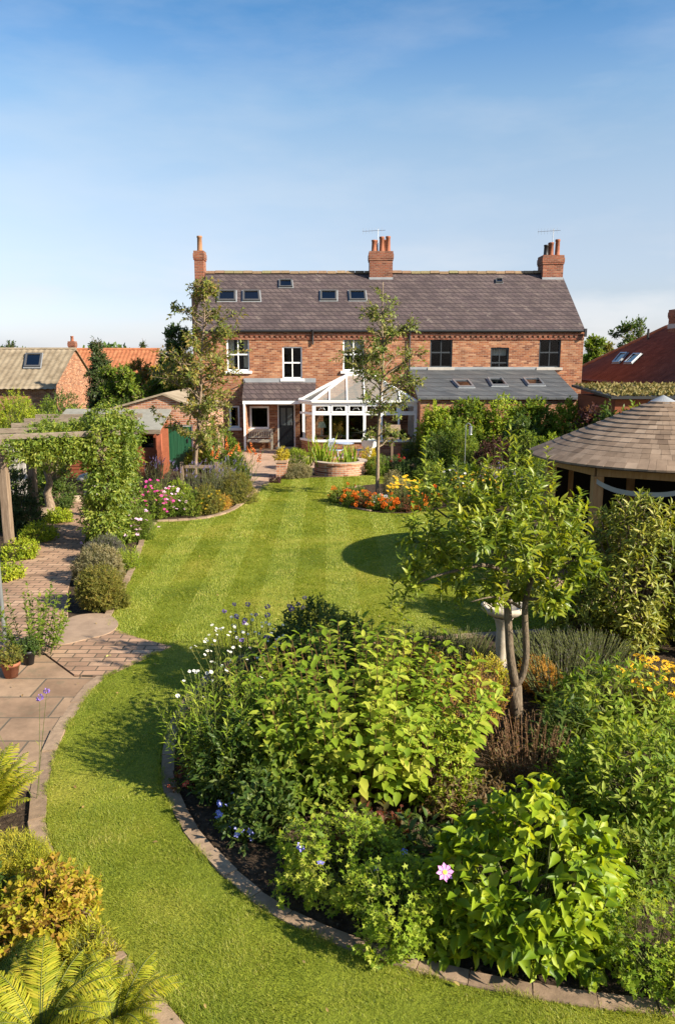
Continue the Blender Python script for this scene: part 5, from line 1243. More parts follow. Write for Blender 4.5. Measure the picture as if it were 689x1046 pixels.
# grey mounds right of the path
bush(130, 'hebe', 'rounded grey green mound on the corner of the brick path, the nearer and larger one', 'shrub', spot(102, 630, 573, 68), 'lf_olive', .05, .36, nl=10, cover=2.6, k=18, br=.3)
bush(131, 'hebe', 'rounded grey green mound behind the larger one beside the path', 'shrub', spot(100, 602, 553, 64), 'lf_grey', .055, .32, nl=10, cover=2.0, k=14, br=.32)
bush(132, 'lavender', 'lavender mound between the grey green mounds and the climber', 'plant', spot(108, 580, 545, 50), 'lf_lav', .08, .16, 'narrow', nl=9, cover=2.0, up=1.2)
bush(133, 'thyme', 'bright green grassy tuft at the lawn kerb beside the grey mounds', 'plant', spot(131, 584, 558, 34), 'lf_lime', .09, .14, 'narrow', nl=9, cover=1.8, up=1.2)
PK = ('palepink', 'petal5', (.72,.45,.62), (.6,.3,.4), .045)
MG = ('magenta', 'petal5', (.62,.05,.28), (.5,.1,.2), .045)
bush(134, 'cosmos', 'pale pink flowered feathery plant at the foot of the climber beside the lawn', 'plant', spot(140, 555, 512, 40), 'lf_green', .08, .14, 'narrow', nl=9, cover=1.6, up=1.0, flowers=(*PK, 26))
bush(135, 'perennial', 'leafy green plant under the climber with a few pink flowers', 'plant', spot(112, 562, 525, 48), 'lf_green', .08, .4, nl=8, cover=1.5, flowers=(*PK, 10))
# ================================================================== LEFT BORDER
rows = [
 ('phlox','magenta phlox cluster left of the stake frame',158,532,490,40,None,'lf_green',.09,.3,(*MG,55)),
 ('phlox','paler pink phlox beside the magenta cluster',176,528,498,30,None,'lf_green',.09,.3,(*PK,34)),
 ('perennial','yellow green bushy perennial in front of the green door',182,522,488,40,None,'lf_lime',.07,.4,None),
 ('aster','leafy dark perennial in the left border before the stake frame',197,528,498,38,None,'lf_green',.08,.35,None),
 ('golden_rod','yellow flecked green bush at the middle front of the left border',212,527,492,36,None,'lf_olive',.07,.4,('yel','ball',(.6,.42,.03),(.4,.3,.05),.03,16)),
 ('sedge','peach coloured grassy tuft near the curved kerb of the left border',227,523,504,24,None,'lf_orange',.1,.14,None),
 ('perennial','round green bush at the right tip of the left border',243,517,478,44,None,'lf_olive',.06,.35,None),
 ('perennial','grey green bushy plant behind the peach coloured tuft',226,512,470,46,None,'lf_grey',.06,.3,None),
 ('shrub','green shrub against the porch end of the left border',240,495,462,40,None,'lf_green',.08,.4,None),
 ('shrub','leafy shrub between the bronze leaved tree and the house wall',226,490,432,46,27.8,'lf_green',.1,.45,None),
 ('shrub','tall green bush beside the house, left of the bench',205,480,450,40,28.6,'lf_lime',.1,.45,None),
]
for i, (nm, lab, px, fy, ty, w, Y, mt, L, asp, fl) in enumerate(rows):
    bush(140+i, nm, lab, 'plant' if nm != 'shrub' else 'shrub', spot(px, fy, ty, w, Y=Y), mt, L, asp, 'simple', nl=8, cover=1.5, flowers=fl)
SP = ('lilac', 'spike', (.24,.20,.36), (.2,.1,.3), .03)
for i, (px, Y, ty, w, lab) in enumerate([(205,21.4,472,44,'haze of lilac flower spires behind the stake frame'),(232,21.8,468,40,'lilac flower spires near the right end of the left border'),(160,24.2,468,34,'lilac flowering bush at the corner of the timber shed')]):
    stems_bush(160+i, 'catmint', lab, 'plant', spot(px, 510, ty, w, Y=Y), 'lf_lav', .08, .2, 70, 'simple', .7, pairs=False, gap=.06, flowers=(*SP, 34), hmin=.65)
stems_bush(165, 'red_hot_poker', 'orange flower spikes leaning in front of the garden bench', 'plant', spot(244, 505, 458, 36, Y=23.4), 'lf_green', .3, .07, 26, 'blade', .5, pairs=False, nl=5, flowers=('poker','spike',(.72,.2,.05),(.6,.2,.05),.10,9), hmin=.75)
# ================================================================== ISLAND BED
OR = ('orange', 'ball', (.66,.16,.015), (.5,.1,.02), .052)
pts_i = [(347,515,'at the left tip of the island bed'),(358,519,'second from the left tip of the island bed'),(371,521,'just left of the young rowan trunk'),(385,523,'in front of the young rowan trunk'),(399,524,'just right of the young rowan trunk'),(413,525,'below the yellow coneflowers'),(427,524,'at the right front of the island bed'),(440,520,'at the far right of the island bed')]
for i, (px, fy, w_) in enumerate(pts_i):
    bush(170+i, 'marigold', 'low orange flowered bedding plant '+w_, 'plant', spot(px, fy, fy-19, 24), 'lf_red' if i % 3 == 2 else 'lf_green', .06, .5, 'simple', nl=6, cover=1.4, flowers=(*OR, 15))
bush(180, 'grey_shrub', 'silvery grey shrub right of the young rowan trunk', 'shrub', spot(402, 508, 478, 34, Y=22.3), 'lf_grey', .07, .3, 'simple', nl=8, cover=1.7)
stems_bush(181, 'rudbeckia', 'yellow coneflower clump in the island bed beside the silvery shrub', 'plant', spot(413, 515, 487, 34, Y=21.3), 'lf_green', .08, .3, 60, 'simple', 1.0, flowers=('rud2','petal9',(.72,.42,.015),(.4,.2,.02),.05,55), pairs=False, gap=.07)
bush(182, 'alyssum', 'low white flowering plant among the orange bedding', 'plant', spot(388, 519, 505, 26), 'lf_grey', .05, .5, 'simple', nl=6, cover=1.4, flowers=('white2','ball',(.7,.7,.68),(.6,.6,.5),.05,24))
bush(183, 'perennial', 'green leafy plant behind the left orange bedding plants', 'plant', spot(362, 513, 494, 36, Y=21.8), 'lf_green', .08, .4, 'simple', nl=7, cover=1.4, flowers=(*OR, 6))
bush(184, 'perennial', 'dark green leafy plant at the right end of the island bed', 'plant', spot(432, 515, 492, 36, Y=21.6), 'lf_green', .08, .4, 'simple', nl=7, cover=1.4, flowers=(*OR, 6))
# ================================================================== TERRACE BY THE HOUSE
q = G(347.5, 487); pr_ = 27.5/scale_at(q[1], .3); pcn = np.array([P(347.5, 480, q[1]+pr_)[0], q[1]+pr_, 0])
hp = P(347, 473.5, q[1])[2]
rp_ = empty('raised_pond', pcn, 'low round brick pond wall on the lawn edge before the conservatory', 'pond')
m_ = MB(); m_.lathe([(pr_,-.03),(pr_,hp-.071),(pr_-.22,hp-.071),(pr_-.22,hp-.3)], pcn, 40); m_.build('wall', M['brick_old'], rp_)
m_ = MB(); m_.lathe([(pr_-.25,hp-.07),(pr_+.03,hp-.07),(pr_+.03,hp),(pr_-.25,hp),(pr_-.25,hp-.07)], pcn, 40); m_.build('coping', M['brick_old'], rp_)
m_ = MB(); m_.lathe([(pr_-.222,hp-.18),(0,hp-.18)], pcn, 40); m_.build('water', M['water'], rp_)
def irises(seed, label, c, n, h, L, mat='lf_lime', sp=.18):
    rng = np.random.default_rng(seed); r = empty('iris', c, label, 'plant'); O = np.array(c)+np.c_[rng.normal(size=(n, 2))*sp, np.zeros(n)]
    D = np.c_[rng.normal(size=(n, 2))*.22, np.ones(n)]; mesh_np('foliage', *stamp(O, unit(D), np.c_[rng.normal(size=(n, 2)), np.zeros(n)]+.01, h*rng.uniform(.6, 1.05, n), L, 'blade'), M[mat], r); return r
a = P(329, 470, pcn[1]-.1); a[2] = hp-.2; irises(190, 'tall sword leaved irises at the left of the round brick pond', a, 70, P(329,443,a[1])[2]-a[2], .05)
a = P(357, 470, pcn[1]); a[2] = hp-.2; irises(191, 'shorter sword leaved irises at the right of the round brick pond', a, 44, P(357,452,a[1])[2]-a[2], .045)
q = G(286, 489); m_ = MB(); x0 = P(282, 489, q[1])[0]; x1 = P(293, 489, q[1])[0]; pz = P(286, 471, q[1])[2]
bp = empty('brick_planter', (x0+.2, q[1]+.3, 0), 'small square brick planter at the corner of the terrace', 'planter'); m_.box(x0, x1, q[1], q[1]+.7, -.03, pz-.06); m_.build('wall', M['brick_old'], bp); m_ = MB(); m_.box(x0-.03, x1+.03, q[1]-.03, q[1]+.73, pz-.059, pz); m_.build('coping', M['terrace_paver'], bp)
def above(at, z):
    c, h, r = at; c = np.array(c); c[2] = z; return c, h-z, r
def bush_up(seed, nm, lab, at, z, mt, L, asp, **kw):
    c, h, r = at; c = np.array([c[0], c[1], z]); return bush(seed, nm, lab, kw.pop('cat', 'plant'), (c, max(.15, h-z), r), mt, L, asp, **kw)
bush_up(192, 'wallflower', 'yellow flowered plant in the small brick planter', (np.array([x0+.2, q[1]+.35, 0]), P(286,455,q[1]+.35)[2], .3), pz-.02, 'lf_gold', .07, .4, kind='simple', nl=7, cover=1.6)
bush(193, 'cotton_lavender', 'neat grey green dome at the lawn edge left of the round pond', 'shrub', spot(304, 490, 472, 40), 'lf_grey', .05, .25, 'simple', nl=10, cover=2.4, k=16, br=.3)
bush(194, 'heuchera', 'low purple leaved plant at the corner where path meets lawn', 'plant', spot(281, 494, 484, 13), 'lf_purple', .07, .6, 'simple', nl=6, cover=1.5)
bush(195, 'shrub', 'light green bush on the terrace behind the grey green dome', 'shrub', spot(303, 480, 456, 38, Y=28.6), 'lf_lime', .08, .35, 'simple', nl=8, cover=1.6)
bush(196, 'shrub', 'dark green shrub right of the round pond at the lawn edge', 'shrub', spot(386, 487, 462, 34), 'lf_green', .08, .4, 'simple', nl=8, cover=1.6)
bush(197, 'perennial', 'yellow green plant between the round pond and the conservatory', 'plant', spot(377, 475, 455, 26, Y=29), 'lf_gold', .08, .4, 'simple', nl=7, cover=1.4)
bush(198, 'perennial', 'red flowered perennial on the terrace beside the blue pot', 'plant', spot(404, 480, 464, 30, Y=27.8), 'lf_dark', .08, .4, 'simple', nl=7, cover=1.4, flowers=('redf','ball',(.5,.04,.03),(.4,.05,.03),.045,8))
bush(199, 'shrub', 'dark green bush at the right corner of the conservatory', 'shrub', spot(428, 475, 440, 36, Y=30.2), 'lf_dark', .09, .4, 'simple', nl=8, cover=1.6)
bush(1991, 'shrub', 'low dark shrub at the lawn end between island bed and conservatory', 'shrub', spot(424, 486, 466, 44, Y=26.6), 'lf_dark', .08, .4, 'simple', nl=8, cover=1.5)
def chair(label, c, rz):
    r = bpy.data.objects.new('garden_chair', None); C.objects.link(r); tag(r, label, 'chair'); r.location = Vector(c)
    o = np.array(c); m = M['blue']
    b = MB(); b.box(o[0]-.22, o[0]+.22, o[1]-.21, o[1]+.21, o[2]+.44, o[2]+.465); b.build('seat', m, r)
    for sx in (-1, 1):
        for sy in (-1, 1):
            b = MB(); b.tube([(o[0]+sx*.21, o[1]+sy*.2, o[2]+(.88 if sy > 0 else .44)), (o[0]+sx*.22, o[1]+sy*.24, o[2])], .016, 7); b.build('leg', m, r)
    b = MB(); b.bar((o[0]-.21,o[1]+.205,o[2]+.87), (o[0]+.21,o[1]+.205,o[2]+.87), .03, .03)
    for k in range(6): b.bar((o[0]-.16+k*.064,o[1]+.205,o[2]+.5), (o[0]-.16+k*.064,o[1]+.205,o[2]+.855), .014, .014, 0, (0,1,0))
    b.build('backrest', m, r); r.rotation_euler.z = rz
a = P(343, 465, 30.6); chair('blue grey metal garden chair left of the terrace table', (a[0], 30.6, .018), R(60))
a = P(362, 465, 30.7); chair('blue grey metal garden chair right of the terrace table', (a[0]+.25, 30.7, .018), R(-70))
a = P(352, 465, 30.8); a[2] = .018; tr_ = empty('terrace_table', a, 'small blue grey metal table between the two garden chairs', 'table')
b = MB(); b.lathe([(0,.69),(.36,.69),(.36,.715),(0,.72)], a, 24); b.build('tabletop', M['blue'], tr_)
for k in range(3):
    t = 2*PI*k/3; b = MB(); b.tube([(a[0]+.1*math.cos(t),a[1]+.1*math.sin(t),a[2]+.69),(a[0]+.3*math.cos(t),a[1]+.3*math.sin(t),a[2])], .015, 6); b.build('leg', M['blue'], tr_)
a = P(377, 470, 30.6); a[2] = .018; wr = empty('white_urn', a, 'white garden urn on a plinth against the conservatory', 'urn'); b = MB(); b.lathe([(.2,0),(.2,.08),(.1,.14),(.09,.4),(.14,.5),(.3,.62),(.34,.85),(.36,.87),(.3,.88),(.28,.7),(0,.7)], a, 24); b.build('bowl', M['white'], wr, True)
rng = np.random.default_rng(77); (V, F), _ = foliage(rng, [(a+[0,0,.95], np.array([.3,.3,.2]))], 60, .12, 7, .07, .45, 'simple'); mesh_np('foliage', V, F, M['lf_green'], wr)
a = P(400, 470, 29.8); a[2] = .0; bt = empty('bird_table', a, 'little wooden bird table with pitched roof on the terrace', 'bird table')
b = MB(); b.box(a[0]-.04, a[0]+.04, a[1]-.04, a[1]+.04, 0, 1.0); b.build('post', M['wood'], bt)
b = MB(); b.box(a[0]-.25, a[0]+.25, a[1]-.2, a[1]+.2, 1.001, 1.04); b.build('tray', M['wood'], bt)
b = MB(); b.slab([(a[0]-.3,a[1]-.24,1.32),(a[0]+.3,a[1]-.24,1.32),(a[0]+.3,a[1],1.5),(a[0]-.3,a[1],1.5)], (0,0,.03)); b.slab([(a[0]+.3,a[1]+.24,1.32),(a[0]-.3,a[1]+.24,1.32),(a[0]-.3,a[1],1.5),(a[0]+.3,a[1],1.5)], (0,0,.03))
for sx in (-1, 1): b.box(a[0]+sx*.2-.02, a[0]+sx*.2+.02, a[1]-.02, a[1]+.02, 1.041, 1.49)
b.build('roof', M['wood'], bt)
def pot2(lab, px, py, r, h, mt, col):
    a = G(px, py); a[2] = .018; pot(lab, a, r, h, int(px), mt, col)
M['bluepot'] = m_plain('blue_glaze', (.03,.06,.16), .25, .6); pot2('dark blue glazed pot with a plant at the right of the terrace', 416, 470, .22, .45, 'lf_green', 'bluepot')
pot2('terracotta pot at the foot of the conservatory wall', 318, 462, .2, .35, 'lf_green', 'pot')
for i, (px, Y, ty, w, mt, lab) in enumerate([(345, YC+1.3, 428, 18, 'lf_bronze', 'russet leaved pot plant inside the conservatory'), (352, YC+.8, 440, 24, 'lf_green', 'low green pot plants inside the conservatory windows'), (408, YC+1.2, 434, 20, 'lf_green', 'tall green pot plant at the right inside the conservatory')]):
    bush(1995+i, 'pot_plant', lab, 'plant', at_y(px, ty, Y, w), mt, .11, .4, 'simple', nl=7, cover=1.6)
# ================================================================== RIGHT BORDER
hed = [(446,30.2,405,56,'lf_lime','yellow green top growth of the hedge next to the conservatory corner'),(478,30.0,398,60,'lf_green','hedge shrub under the first roof window of the lean-to'),(512,29.8,397,58,'lf_lime','tall light green hedge shrub in the middle of the lean-to wall'),(545,29.6,400,56,'lf_green','hedge shrub beneath the third roof window of the lean-to'),(578,29.4,400,52,'lf_lime','leafy hedge shrub at the right end of the lean-to'),(600,24.6,404,44,'lf_purple','purple leaved shrub between the lean-to and the moss roofed shed')]
hed += [(622,24.2,402,46,'lf_dark','dark shrub against the wall of the moss roofed shed'),(646,23.6,404,46,'lf_green','green shrub behind the apex of the shingle roof'),(592,24.5,420,40,'lf_green','leafy shrub left of the moss roofed shed, in front of the purple leaved one'),(532,28.2,418,50,'lf_dark','dark hedge shrub in front of the third roof window'),(462,28.0,420,50,'lf_green','bushy growth in front of the hedge beside the bird feeder')]
for i, (px, Y, ty, w, mt, lab) in enumerate(hed): bush(2000+i, 'hedge_shrub', lab, 'shrub', spot(px, 480, ty, w, Y=Y), mt, .17, .5, 'simple', nl=9, cover=5.0, k=22, br=.46, up=.5)
mid = [('shrub',446,26.5,436,50,'lf_dark','dark round shrub in the shade right of the blue pot'),('shrub',474,26.0,430,50,'lf_green','arching green shrub behind the bird feeder'),('smoke_bush',505,25.0,440,52,'lf_purple','dusky purple smoke bush in the middle of the right border'),('shrub',536,25.0,434,46,'lf_green','upright green shrub left of the shingle roof'),('laurel',560,23.0,436,44,'lf_lime','large leaved light green shrub beside the shingle roof edge'),
       ('perennial',440,23.8,468,44,'lf_green','leafy green perennial at the lawn side of the right border, nearest the island bed'),('perennial',468,23.0,466,44,'lf_dark','dark perennial at the front of the right border below the bird feeder'),('geranium',496,22.4,470,40,'lf_grey','grey green perennial in the front row of the right border'),('perennial',524,21.6,468,40,'lf_green','green perennial in the front row of the right border, left of the pavilion'),('fern_bush',548,19.8,468,44,'lf_dark','dark ferny bush beside the left pavilion post'),('perennial',572,18.0,492,44,'lf_dark','shaded bush behind the left pavilion post')]
for i, (nm, px, Y, ty, w, mt, lab) in enumerate(mid): bush(210+i, nm, lab, 'shrub' if nm in ('shrub','laurel','smoke_bush') else 'plant', spot(px, 490, ty, w, Y=Y), mt, .10, .4, 'simple', nl=8, cover=1.4, k=12, br=.4)
stems_bush(225, 'rudbeckia', 'golden coneflowers seen through the apple tree in the right border', 'plant', spot(482, 505, 484, 50, Y=20.6), 'lf_green', .09, .3, 60, 'simple', 1.0, flowers=('rud3','petal9',(.72,.38,.015),(.3,.15,.02),.05,40), pairs=False, gap=.07)
stems_bush(226, 'salvia', 'blue violet flower spires at the lawn side of the right border', 'plant', spot(508, 505, 476, 40, Y=21.0), 'lf_green', .08, .2, 50, 'simple', .8, flowers=(*SP, 40), pairs=False, gap=.06)
stems_bush(227, 'shasta_daisy', 'white flowers in the front of the right border under the bird feeder', 'plant', spot(462, 500, 478, 34, Y=22.0), 'lf_green', .08, .2, 40, 'simple', .9, flowers=('white3','petal9',(.75,.74,.7),(.5,.4,.1),.045,24), pairs=False, gap=.06)
a = P(474, 480, 24.6); a[2] = 0; bf = empty('bird_feeder', a, 'slim pole with hanging bird feeder in the right border', 'bird feeder')
zt_ = P(475, 434, 24.6)[2]; b = MB(); b.tube([(a[0],a[1],-.03),(a[0],a[1],zt_),(a[0]+.08,a[1],zt_+.06),(a[0]+.15,a[1],zt_)], .014, 7); b.build('pole', M['metal'], bf)
b = MB(); b.lathe([(.05,-.3),(.055,-.28),(.05,-.27),(.05,-.05),(.06,-.04),(.0,.0)], (a[0]+.15,a[1],zt_-.02), 14); b.build('feeder', M['metal'], bf)
# ================================================================== SHED, OUTBUILDING
def px_x(px, Y): return P(px, 440, Y)[0]
sh = empty('timber_shed', (px_x(112, 27.0), 27.6, 0), 'low reddish timber shed with grey felt roof behind the pergola', 'shed')
Y0, Y1 = 26.6, 28.3; x0, x1 = px_x(58, Y0), px_x(161, Y0); ze = P(110, 439, Y0)[2]; zr = P(110, 419, Y1)[2]
b = MB(); b.box(x0, x1, Y0, Y1, -.03, .95)
ops = [(px_x(84,Y0), px_x(104,Y0), 1.0, ze-.2), (px_x(112,Y0), px_x(130,Y0), 1.0, ze-.2), (px_x(142,Y0), px_x(158,Y0), .95, ze-.15)]
wall_open(b, x0, x1, .95, ze-.01, Y0, ops, .1); b.quad((x0,Y0,.95),(x0,Y1,.95),(x0,Y1,zr-.02),(x0,Y0,ze-.02)); b.quad((x1,Y0,.95),(x1,Y1,.95),(x1,Y1,zr-.02),(x1,Y0,ze-.02))
for k in range(8): b.box(x0-.012, x1+.012, Y0-.018, Y0-.002, .03+k*.117, .12+k*.117)
b.build('wall', M['redwood'], sh)
b = MB(); b.slab([(x0-.2,Y0-.3,ze-.03),(x1+.15,Y0-.3,ze-.03),(x1+.15,Y1,zr),(x0-.2,Y1,zr)], (0,0,.05)); b.build('roof', M['felt'], sh)
b = MB(); b.box(x0-.21, x1+.16, Y0-.33, Y0-.302, ze-.11, ze+.03); b.build('fascia', M['beam'], sh)
for o in ops: window(sh, *o, Y0-.06, M['redwood'], .05, 0, False, None, room=(.02, .5, .02))
b = MB(); b.box(x1+.02, x1+.17, Y0-.28, Y0-.13, -.03, ze-.112); b.build('corner_post', m_plain('red_brown_paint', (.34,.10,.05), .6), sh)
ob = empty('brick_outbuilding', (px_x(150, 28.6), 31, 0), 'old brick outbuilding with a green door and shallow gable', 'outbuilding')
Y0, Y1 = 28.4, 33.4; x0, x1 = px_x(108, Y0), px_x(208, Y0); xa = px_x(168, Y0); ze = P(108, 421, Y0)[2]; za = P(165, 404, Y0)[2]
dx0, dx1 = px_x(168, Y0), px_x(197, Y0); dz = P(180, 434, Y0)[2]
b = MB(); wall_open(b, x0, x1, -.03, ze, Y0, [(dx0, dx1, 0.02, dz)] if dz < ze else [(dx0, dx1, .02, ze-.1)], .12)
b.add([(x0,Y0,ze),(x1,Y0,ze),(xa,Y0,za)], [(0,1,2)]); b.quad((x1,Y0,-.03),(x1,Y1,-.03),(x1,Y1,ze),(x1,Y0,ze)); b.quad((x0,Y1,-.03),(x0,Y0,-.03),(x0,Y0,ze),(x0,Y1,ze)); b.build('wall', M['brick_old'], ob)
b = MB()
for s, xe in ((-1, x0-.15), (1, x1+.15)): 
    zz = ze-(.15*(za-ze)/abs(xa-xe))
    pl = [(xe,Y0-.12,zz+.02),(xa,Y0-.12,za+.02),(xa,Y1,za+.02),(xe,Y1,zz+.02)]
    b.slab(pl if s < 0 else pl[::-1], (0,0,.07))
b.build('roof', M['conctile'], ob)
dz = min(dz, ze-.1)
b = MB(); nb = 7
for k in range(nb):
    xx0 = dx0+.06+(dx1-dx0-.12)*k/nb; b.box(xx0+.004, xx0+(dx1-dx0-.12)/nb-.004, Y0+.05, Y0+.085, .04, dz-.06)
b.box(dx0+.06, dx1-.06, Y0+.07, Y0+.1, .04, dz-.06); d_ = b.build('door', M['greendoor'], ob)
b = MB(); b.box(dx0, dx0+.055, Y0+.03, Y0+.11, .02, dz); b.box(dx1-.055, dx1, Y0+.03, Y0+.11, .02, dz); b.box(dx0+.055, dx1-.055, Y0+.032, Y0+.11, dz-.055, dz); b.build('door_frame', M['white'], d_)
b = MB(); b.bar((dx1-.2,Y0+.03,1.0),(dx1-.2,Y0+.03,1.14),.03,.03); b.build('handle', M['black'], d_)
# pale boards beyond the pergola posts
b = MB(); a = P(8, 480, 23.0); c_ = P(27, 480, 23.0)
for k in range(6): b.box(a[0]+(c_[0]-a[0])*k/6+.005, a[0]+(c_[0]-a[0])*(k+1)/6-.005, 22.98, 23.02, -.02, P(10,448,23.0)[2])
b.box(a[0], c_[0], 23.021, 23.06, .5, .6); tag(b.build('board_fence', m_plain('pale_board', (.42,.38,.34), .8)), 'pale upright boards of a short fence behind the pergola posts', 'fence')
# ================================================================== HOUSES AROUND
def tile_roof(name, a, b, c, d, pitch, course, mat, parent, amp=.045, step=.03):
    """real corrugated tiles: a,b eave; c,d ridge"""
    a, b, c, d = [np.array(v, float) for v in (a, b, c, d)]
    nu = int(np.linalg.norm(b-a)/pitch)*4; nv = int(np.linalg.norm(d-a)/course)
    n = unit(np.cross(b-a, d-a)); V = []; F = []
    for j in range(nv):
        for e in (0, 1):
            t = (j+e)/nv
            for i in range(nu+1):
                u = i/nu; p = (a+(b-a)*u)*(1-t)+(d+(c-d)*u)*t
                V.append(p+n*(amp*(.5+.5*math.cos(2*PI*i/4+.4))+step*(1-e)))
    w = nu+1
    for j in range(2*nv-1):
        for i in range(nu): F.append((j*w+i, j*w+i+1, (j+1)*w+i+1, (j+1)*w+i))
    return mesh_np(name, V, np.array(F), M[mat], parent)
bg_ = empty('bungalow', (-19, 48.5, 0), 'bungalow with weathered grey brown tile roof and one roof window at the far left', 'house')
xg = P(76, 357, 48.5)[0]; zr = P(40, 357, 48.5)[2]; ze = P(40, 397, 44.6)[2]; xl = -30
tr1 = tile_roof('roof', (xl,44.4,ze-.05), (xg+.12,44.4,ze-.05), (xg+.12,48.5,zr), (xl,48.5,zr), .34, .38, 'conctile', bg_)
b = MB(); b.slab([(xg+.12,52.6,ze-.05),(xl,52.6,ze-.05),(xl,48.5,zr),(xg+.12,48.5,zr)], (0,0,.03)); b.tube([(xl,48.5,zr+.02),(xg+.12,48.5,zr+.02)], .1, 8); b.build('ridge', M['conctile'], tr1)
b = MB(); b.add([(xg,44.7,0),(xg,52.3,0),(xg,52.3,ze),(xg,48.5,zr-.05),(xg,44.7,ze)], [(0,1,2,3,4)]); b.quad((xl,44.7,0),(xg,44.7,0),(xg,44.7,ze),(xl,44.7,ze)); b.build('wall', M['brick'], bg_)
def bpx(px, py):
    d = ray(px, py); s_ = (zr-ze+.05)/4.1; t = (ze-.05+.1-44.4*s_-EYE)/(d[2]-d[1]*s_); return np.array([d[0]*t, d[1]*t, EYE+d[2]*t])
skylight(bg_, ((25,375.5),(41.5,375.5),(43.5,361.5),(27,361.5)), bpx, M['greyframe'], (0,-(zr-ze),4.1))
oh = empty('cottage', (-16, 62, 0), 'cottage with orange pantile roof beyond the dark conifer', 'house')
Y = 62; xg2 = P(163, 357, Y)[0]; xl2 = -28; zr2 = P(120, 357.5, Y)[2]; ze2 = P(120, 388, Y-3.6)[2]
tr2 = tile_roof('roof', (xl2,Y-3.8,ze2), (xg2,Y-3.8,ze2), (xg2,Y,zr2), (xl2,Y,zr2), .3, .36, 'pantile', oh)
b = MB(); b.slab([(xg2,Y+3.8,ze2),(xl2,Y+3.8,ze2),(xl2,Y,zr2),(xg2,Y,zr2)], (0,0,.03)); b.tube([(xl2,Y,zr2+.03),(xg2,Y,zr2+.03)], .13, 8); b.build('ridge', M['pantile'], tr2)
b = MB(); b.add([(xg2-.05,Y-3.5,0),(xg2-.05,Y+3.5,0),(xg2-.05,Y+3.5,ze2),(xg2-.05,Y,zr2-.06),(xg2-.05,Y-3.5,ze2)], [(0,1,2,3,4)]); b.quad((xl2,Y-3.5,0),(xg2-.05,Y-3.5,0),(xg2-.05,Y-3.5,ze2),(xl2,Y-3.5,ze2)); b.build('wall', M['brick'], oh)
a = P(74, 350, Y); chimney(oh, a[0]-.25, a[0]+.25, Y-.25, Y+.25, zr2-.2, P(74,350,Y)[2]+.1, [(a[0], Y, .13, .4, 'pot')])
rng = np.random.default_rng(301); iv = empty('ivy', (xg2, Y-1.2, 0), 'yellow green ivy on the gable end of the orange roofed cottage', 'ivy')
bl = [(np.array([xg2+.05, Y-3.4+3.3*rng.random(), ze2*rng.random()*1.3]), np.array([.3,.5,.5])) for _ in range(26)]; (V, F), (A, B) = foliage(rng, bl, 900, .25, 6, .2, .7, 'simple'); mesh_np('foliage', V, F, M['lf_gold'], iv); mesh_np('stem', *rods(A, B, .01, .006), M['bark'], iv)
# right: red tiled hipped house
rh = empty('red_roof_house', (17, 38, 0), 'house with dark red tiled hipped roof and two roof windows at the far right', 'house')
X0, X1, Ya, Yb_ = 12.8, 21.2, 30.2, 46; ez_, rz_ = 2.85, 5.55; xr_ = 17.0; ra_, rb_ = 34.4, 41.6
t1 = tile_roof('roof', (X0,Yb_,ez_), (X0,Ya,ez_), (xr_,ra_,rz_), (xr_,rb_,rz_), .3, .34, 'redtile', rh, .03, .03)
b = MB(); b.add([(X0,Ya,ez_),(X1,Ya,ez_),(xr_,ra_,rz_)], [(0,1,2)]); b.add([(X1,Ya,ez_),(X1,Yb_,ez_),(xr_,rb_,rz_),(xr_,ra_,rz_)], [(0,1,2,3)]); b.add([(X1,Yb_,ez_),(X0,Yb_,ez_),(xr_,rb_,rz_)], [(0,1,2)]); b.build('hip_slope', M['redtile'], t1)
b = MB()
for p, q in (((X0,Ya,ez_),(xr_,ra_,rz_)), ((xr_,ra_,rz_),(xr_,rb_,rz_)), ((xr_,rb_,rz_),(X0,Yb_,ez_))): b.tube([np.array(p)+[0,0,.04], np.array(q)+[0,0,.04]], .11, 8)
b.build('hip_tile', M['pantile'], t1)
b = MB(); b.box(X0+.35, X1-.35, Ya+.35, Yb_-.35, 0, ez_-.02); b.build('wall', M['brick_red'], rh)
def rpx(px, py):
    d = ray(px, py); s_ = (rz_-ez_)/(xr_-X0); t = (ez_+.08-X0*s_-EYE)/(d[2]-d[0]*s_); return np.array([d[0]*t, d[1]*t, EYE+d[2]*t])
for q in (((625,371),(632,371),(641,361),(634,361)), ((637,371.5),(645,371.5),(655,362),(647,362))): skylight(rh, q, rpx, M['metal'], (-(rz_-ez_),0,xr_-X0))
chimney(rh, 16.5, 17.6, 39.2, 40.2, rz_-.4, P(682,316,39.7)[2], [(16.75,39.6,.14,.55,'pot'),(17.15,39.7,.14,.6,'pot'),(17.4,39.6,.13,.5,'black')], 'brick_red', rz_-.1)
b = MB(); tv = rpx(661,346); b.tube([tv-[0,0,.1], tv+[0,0,.5]], .06, 8); b.build('vent_pipe', M['black'], rh)
sd_ = empty('sedum_shed', (11.6, 27, 0), 'low shed with a living moss and sedum roof in front of the red roofed house', 'shed')
xs0, xs1 = P(624,405,25.2)[0], 15.5; zf = P(650, 405, 25.2)[2]; zb = P(650, 393, 29.6)[2]
b = MB(); b.box(xs0+.2, xs1-.2, 25.4, 29.4, -.03, zf-.1); b.build('wall', M['redwood'], sd_)
b = MB(); b.slab([(xs0,25.2,zf-.08),(xs1,25.2,zf-.08),(xs1,29.6,zb-.08),(xs0,29.6,zb-.08)], (0,0,.08)); b.build('roof', M['black'], sd_)
rng = np.random.default_rng(44); n = 5200; q = np.c_[rng.uniform(xs0+.08, xs1-.05, n), rng.uniform(25.25, 29.5, n)]; zz = zf+.022+(q[:, 1]-25.2)*(zb-zf)/4.4
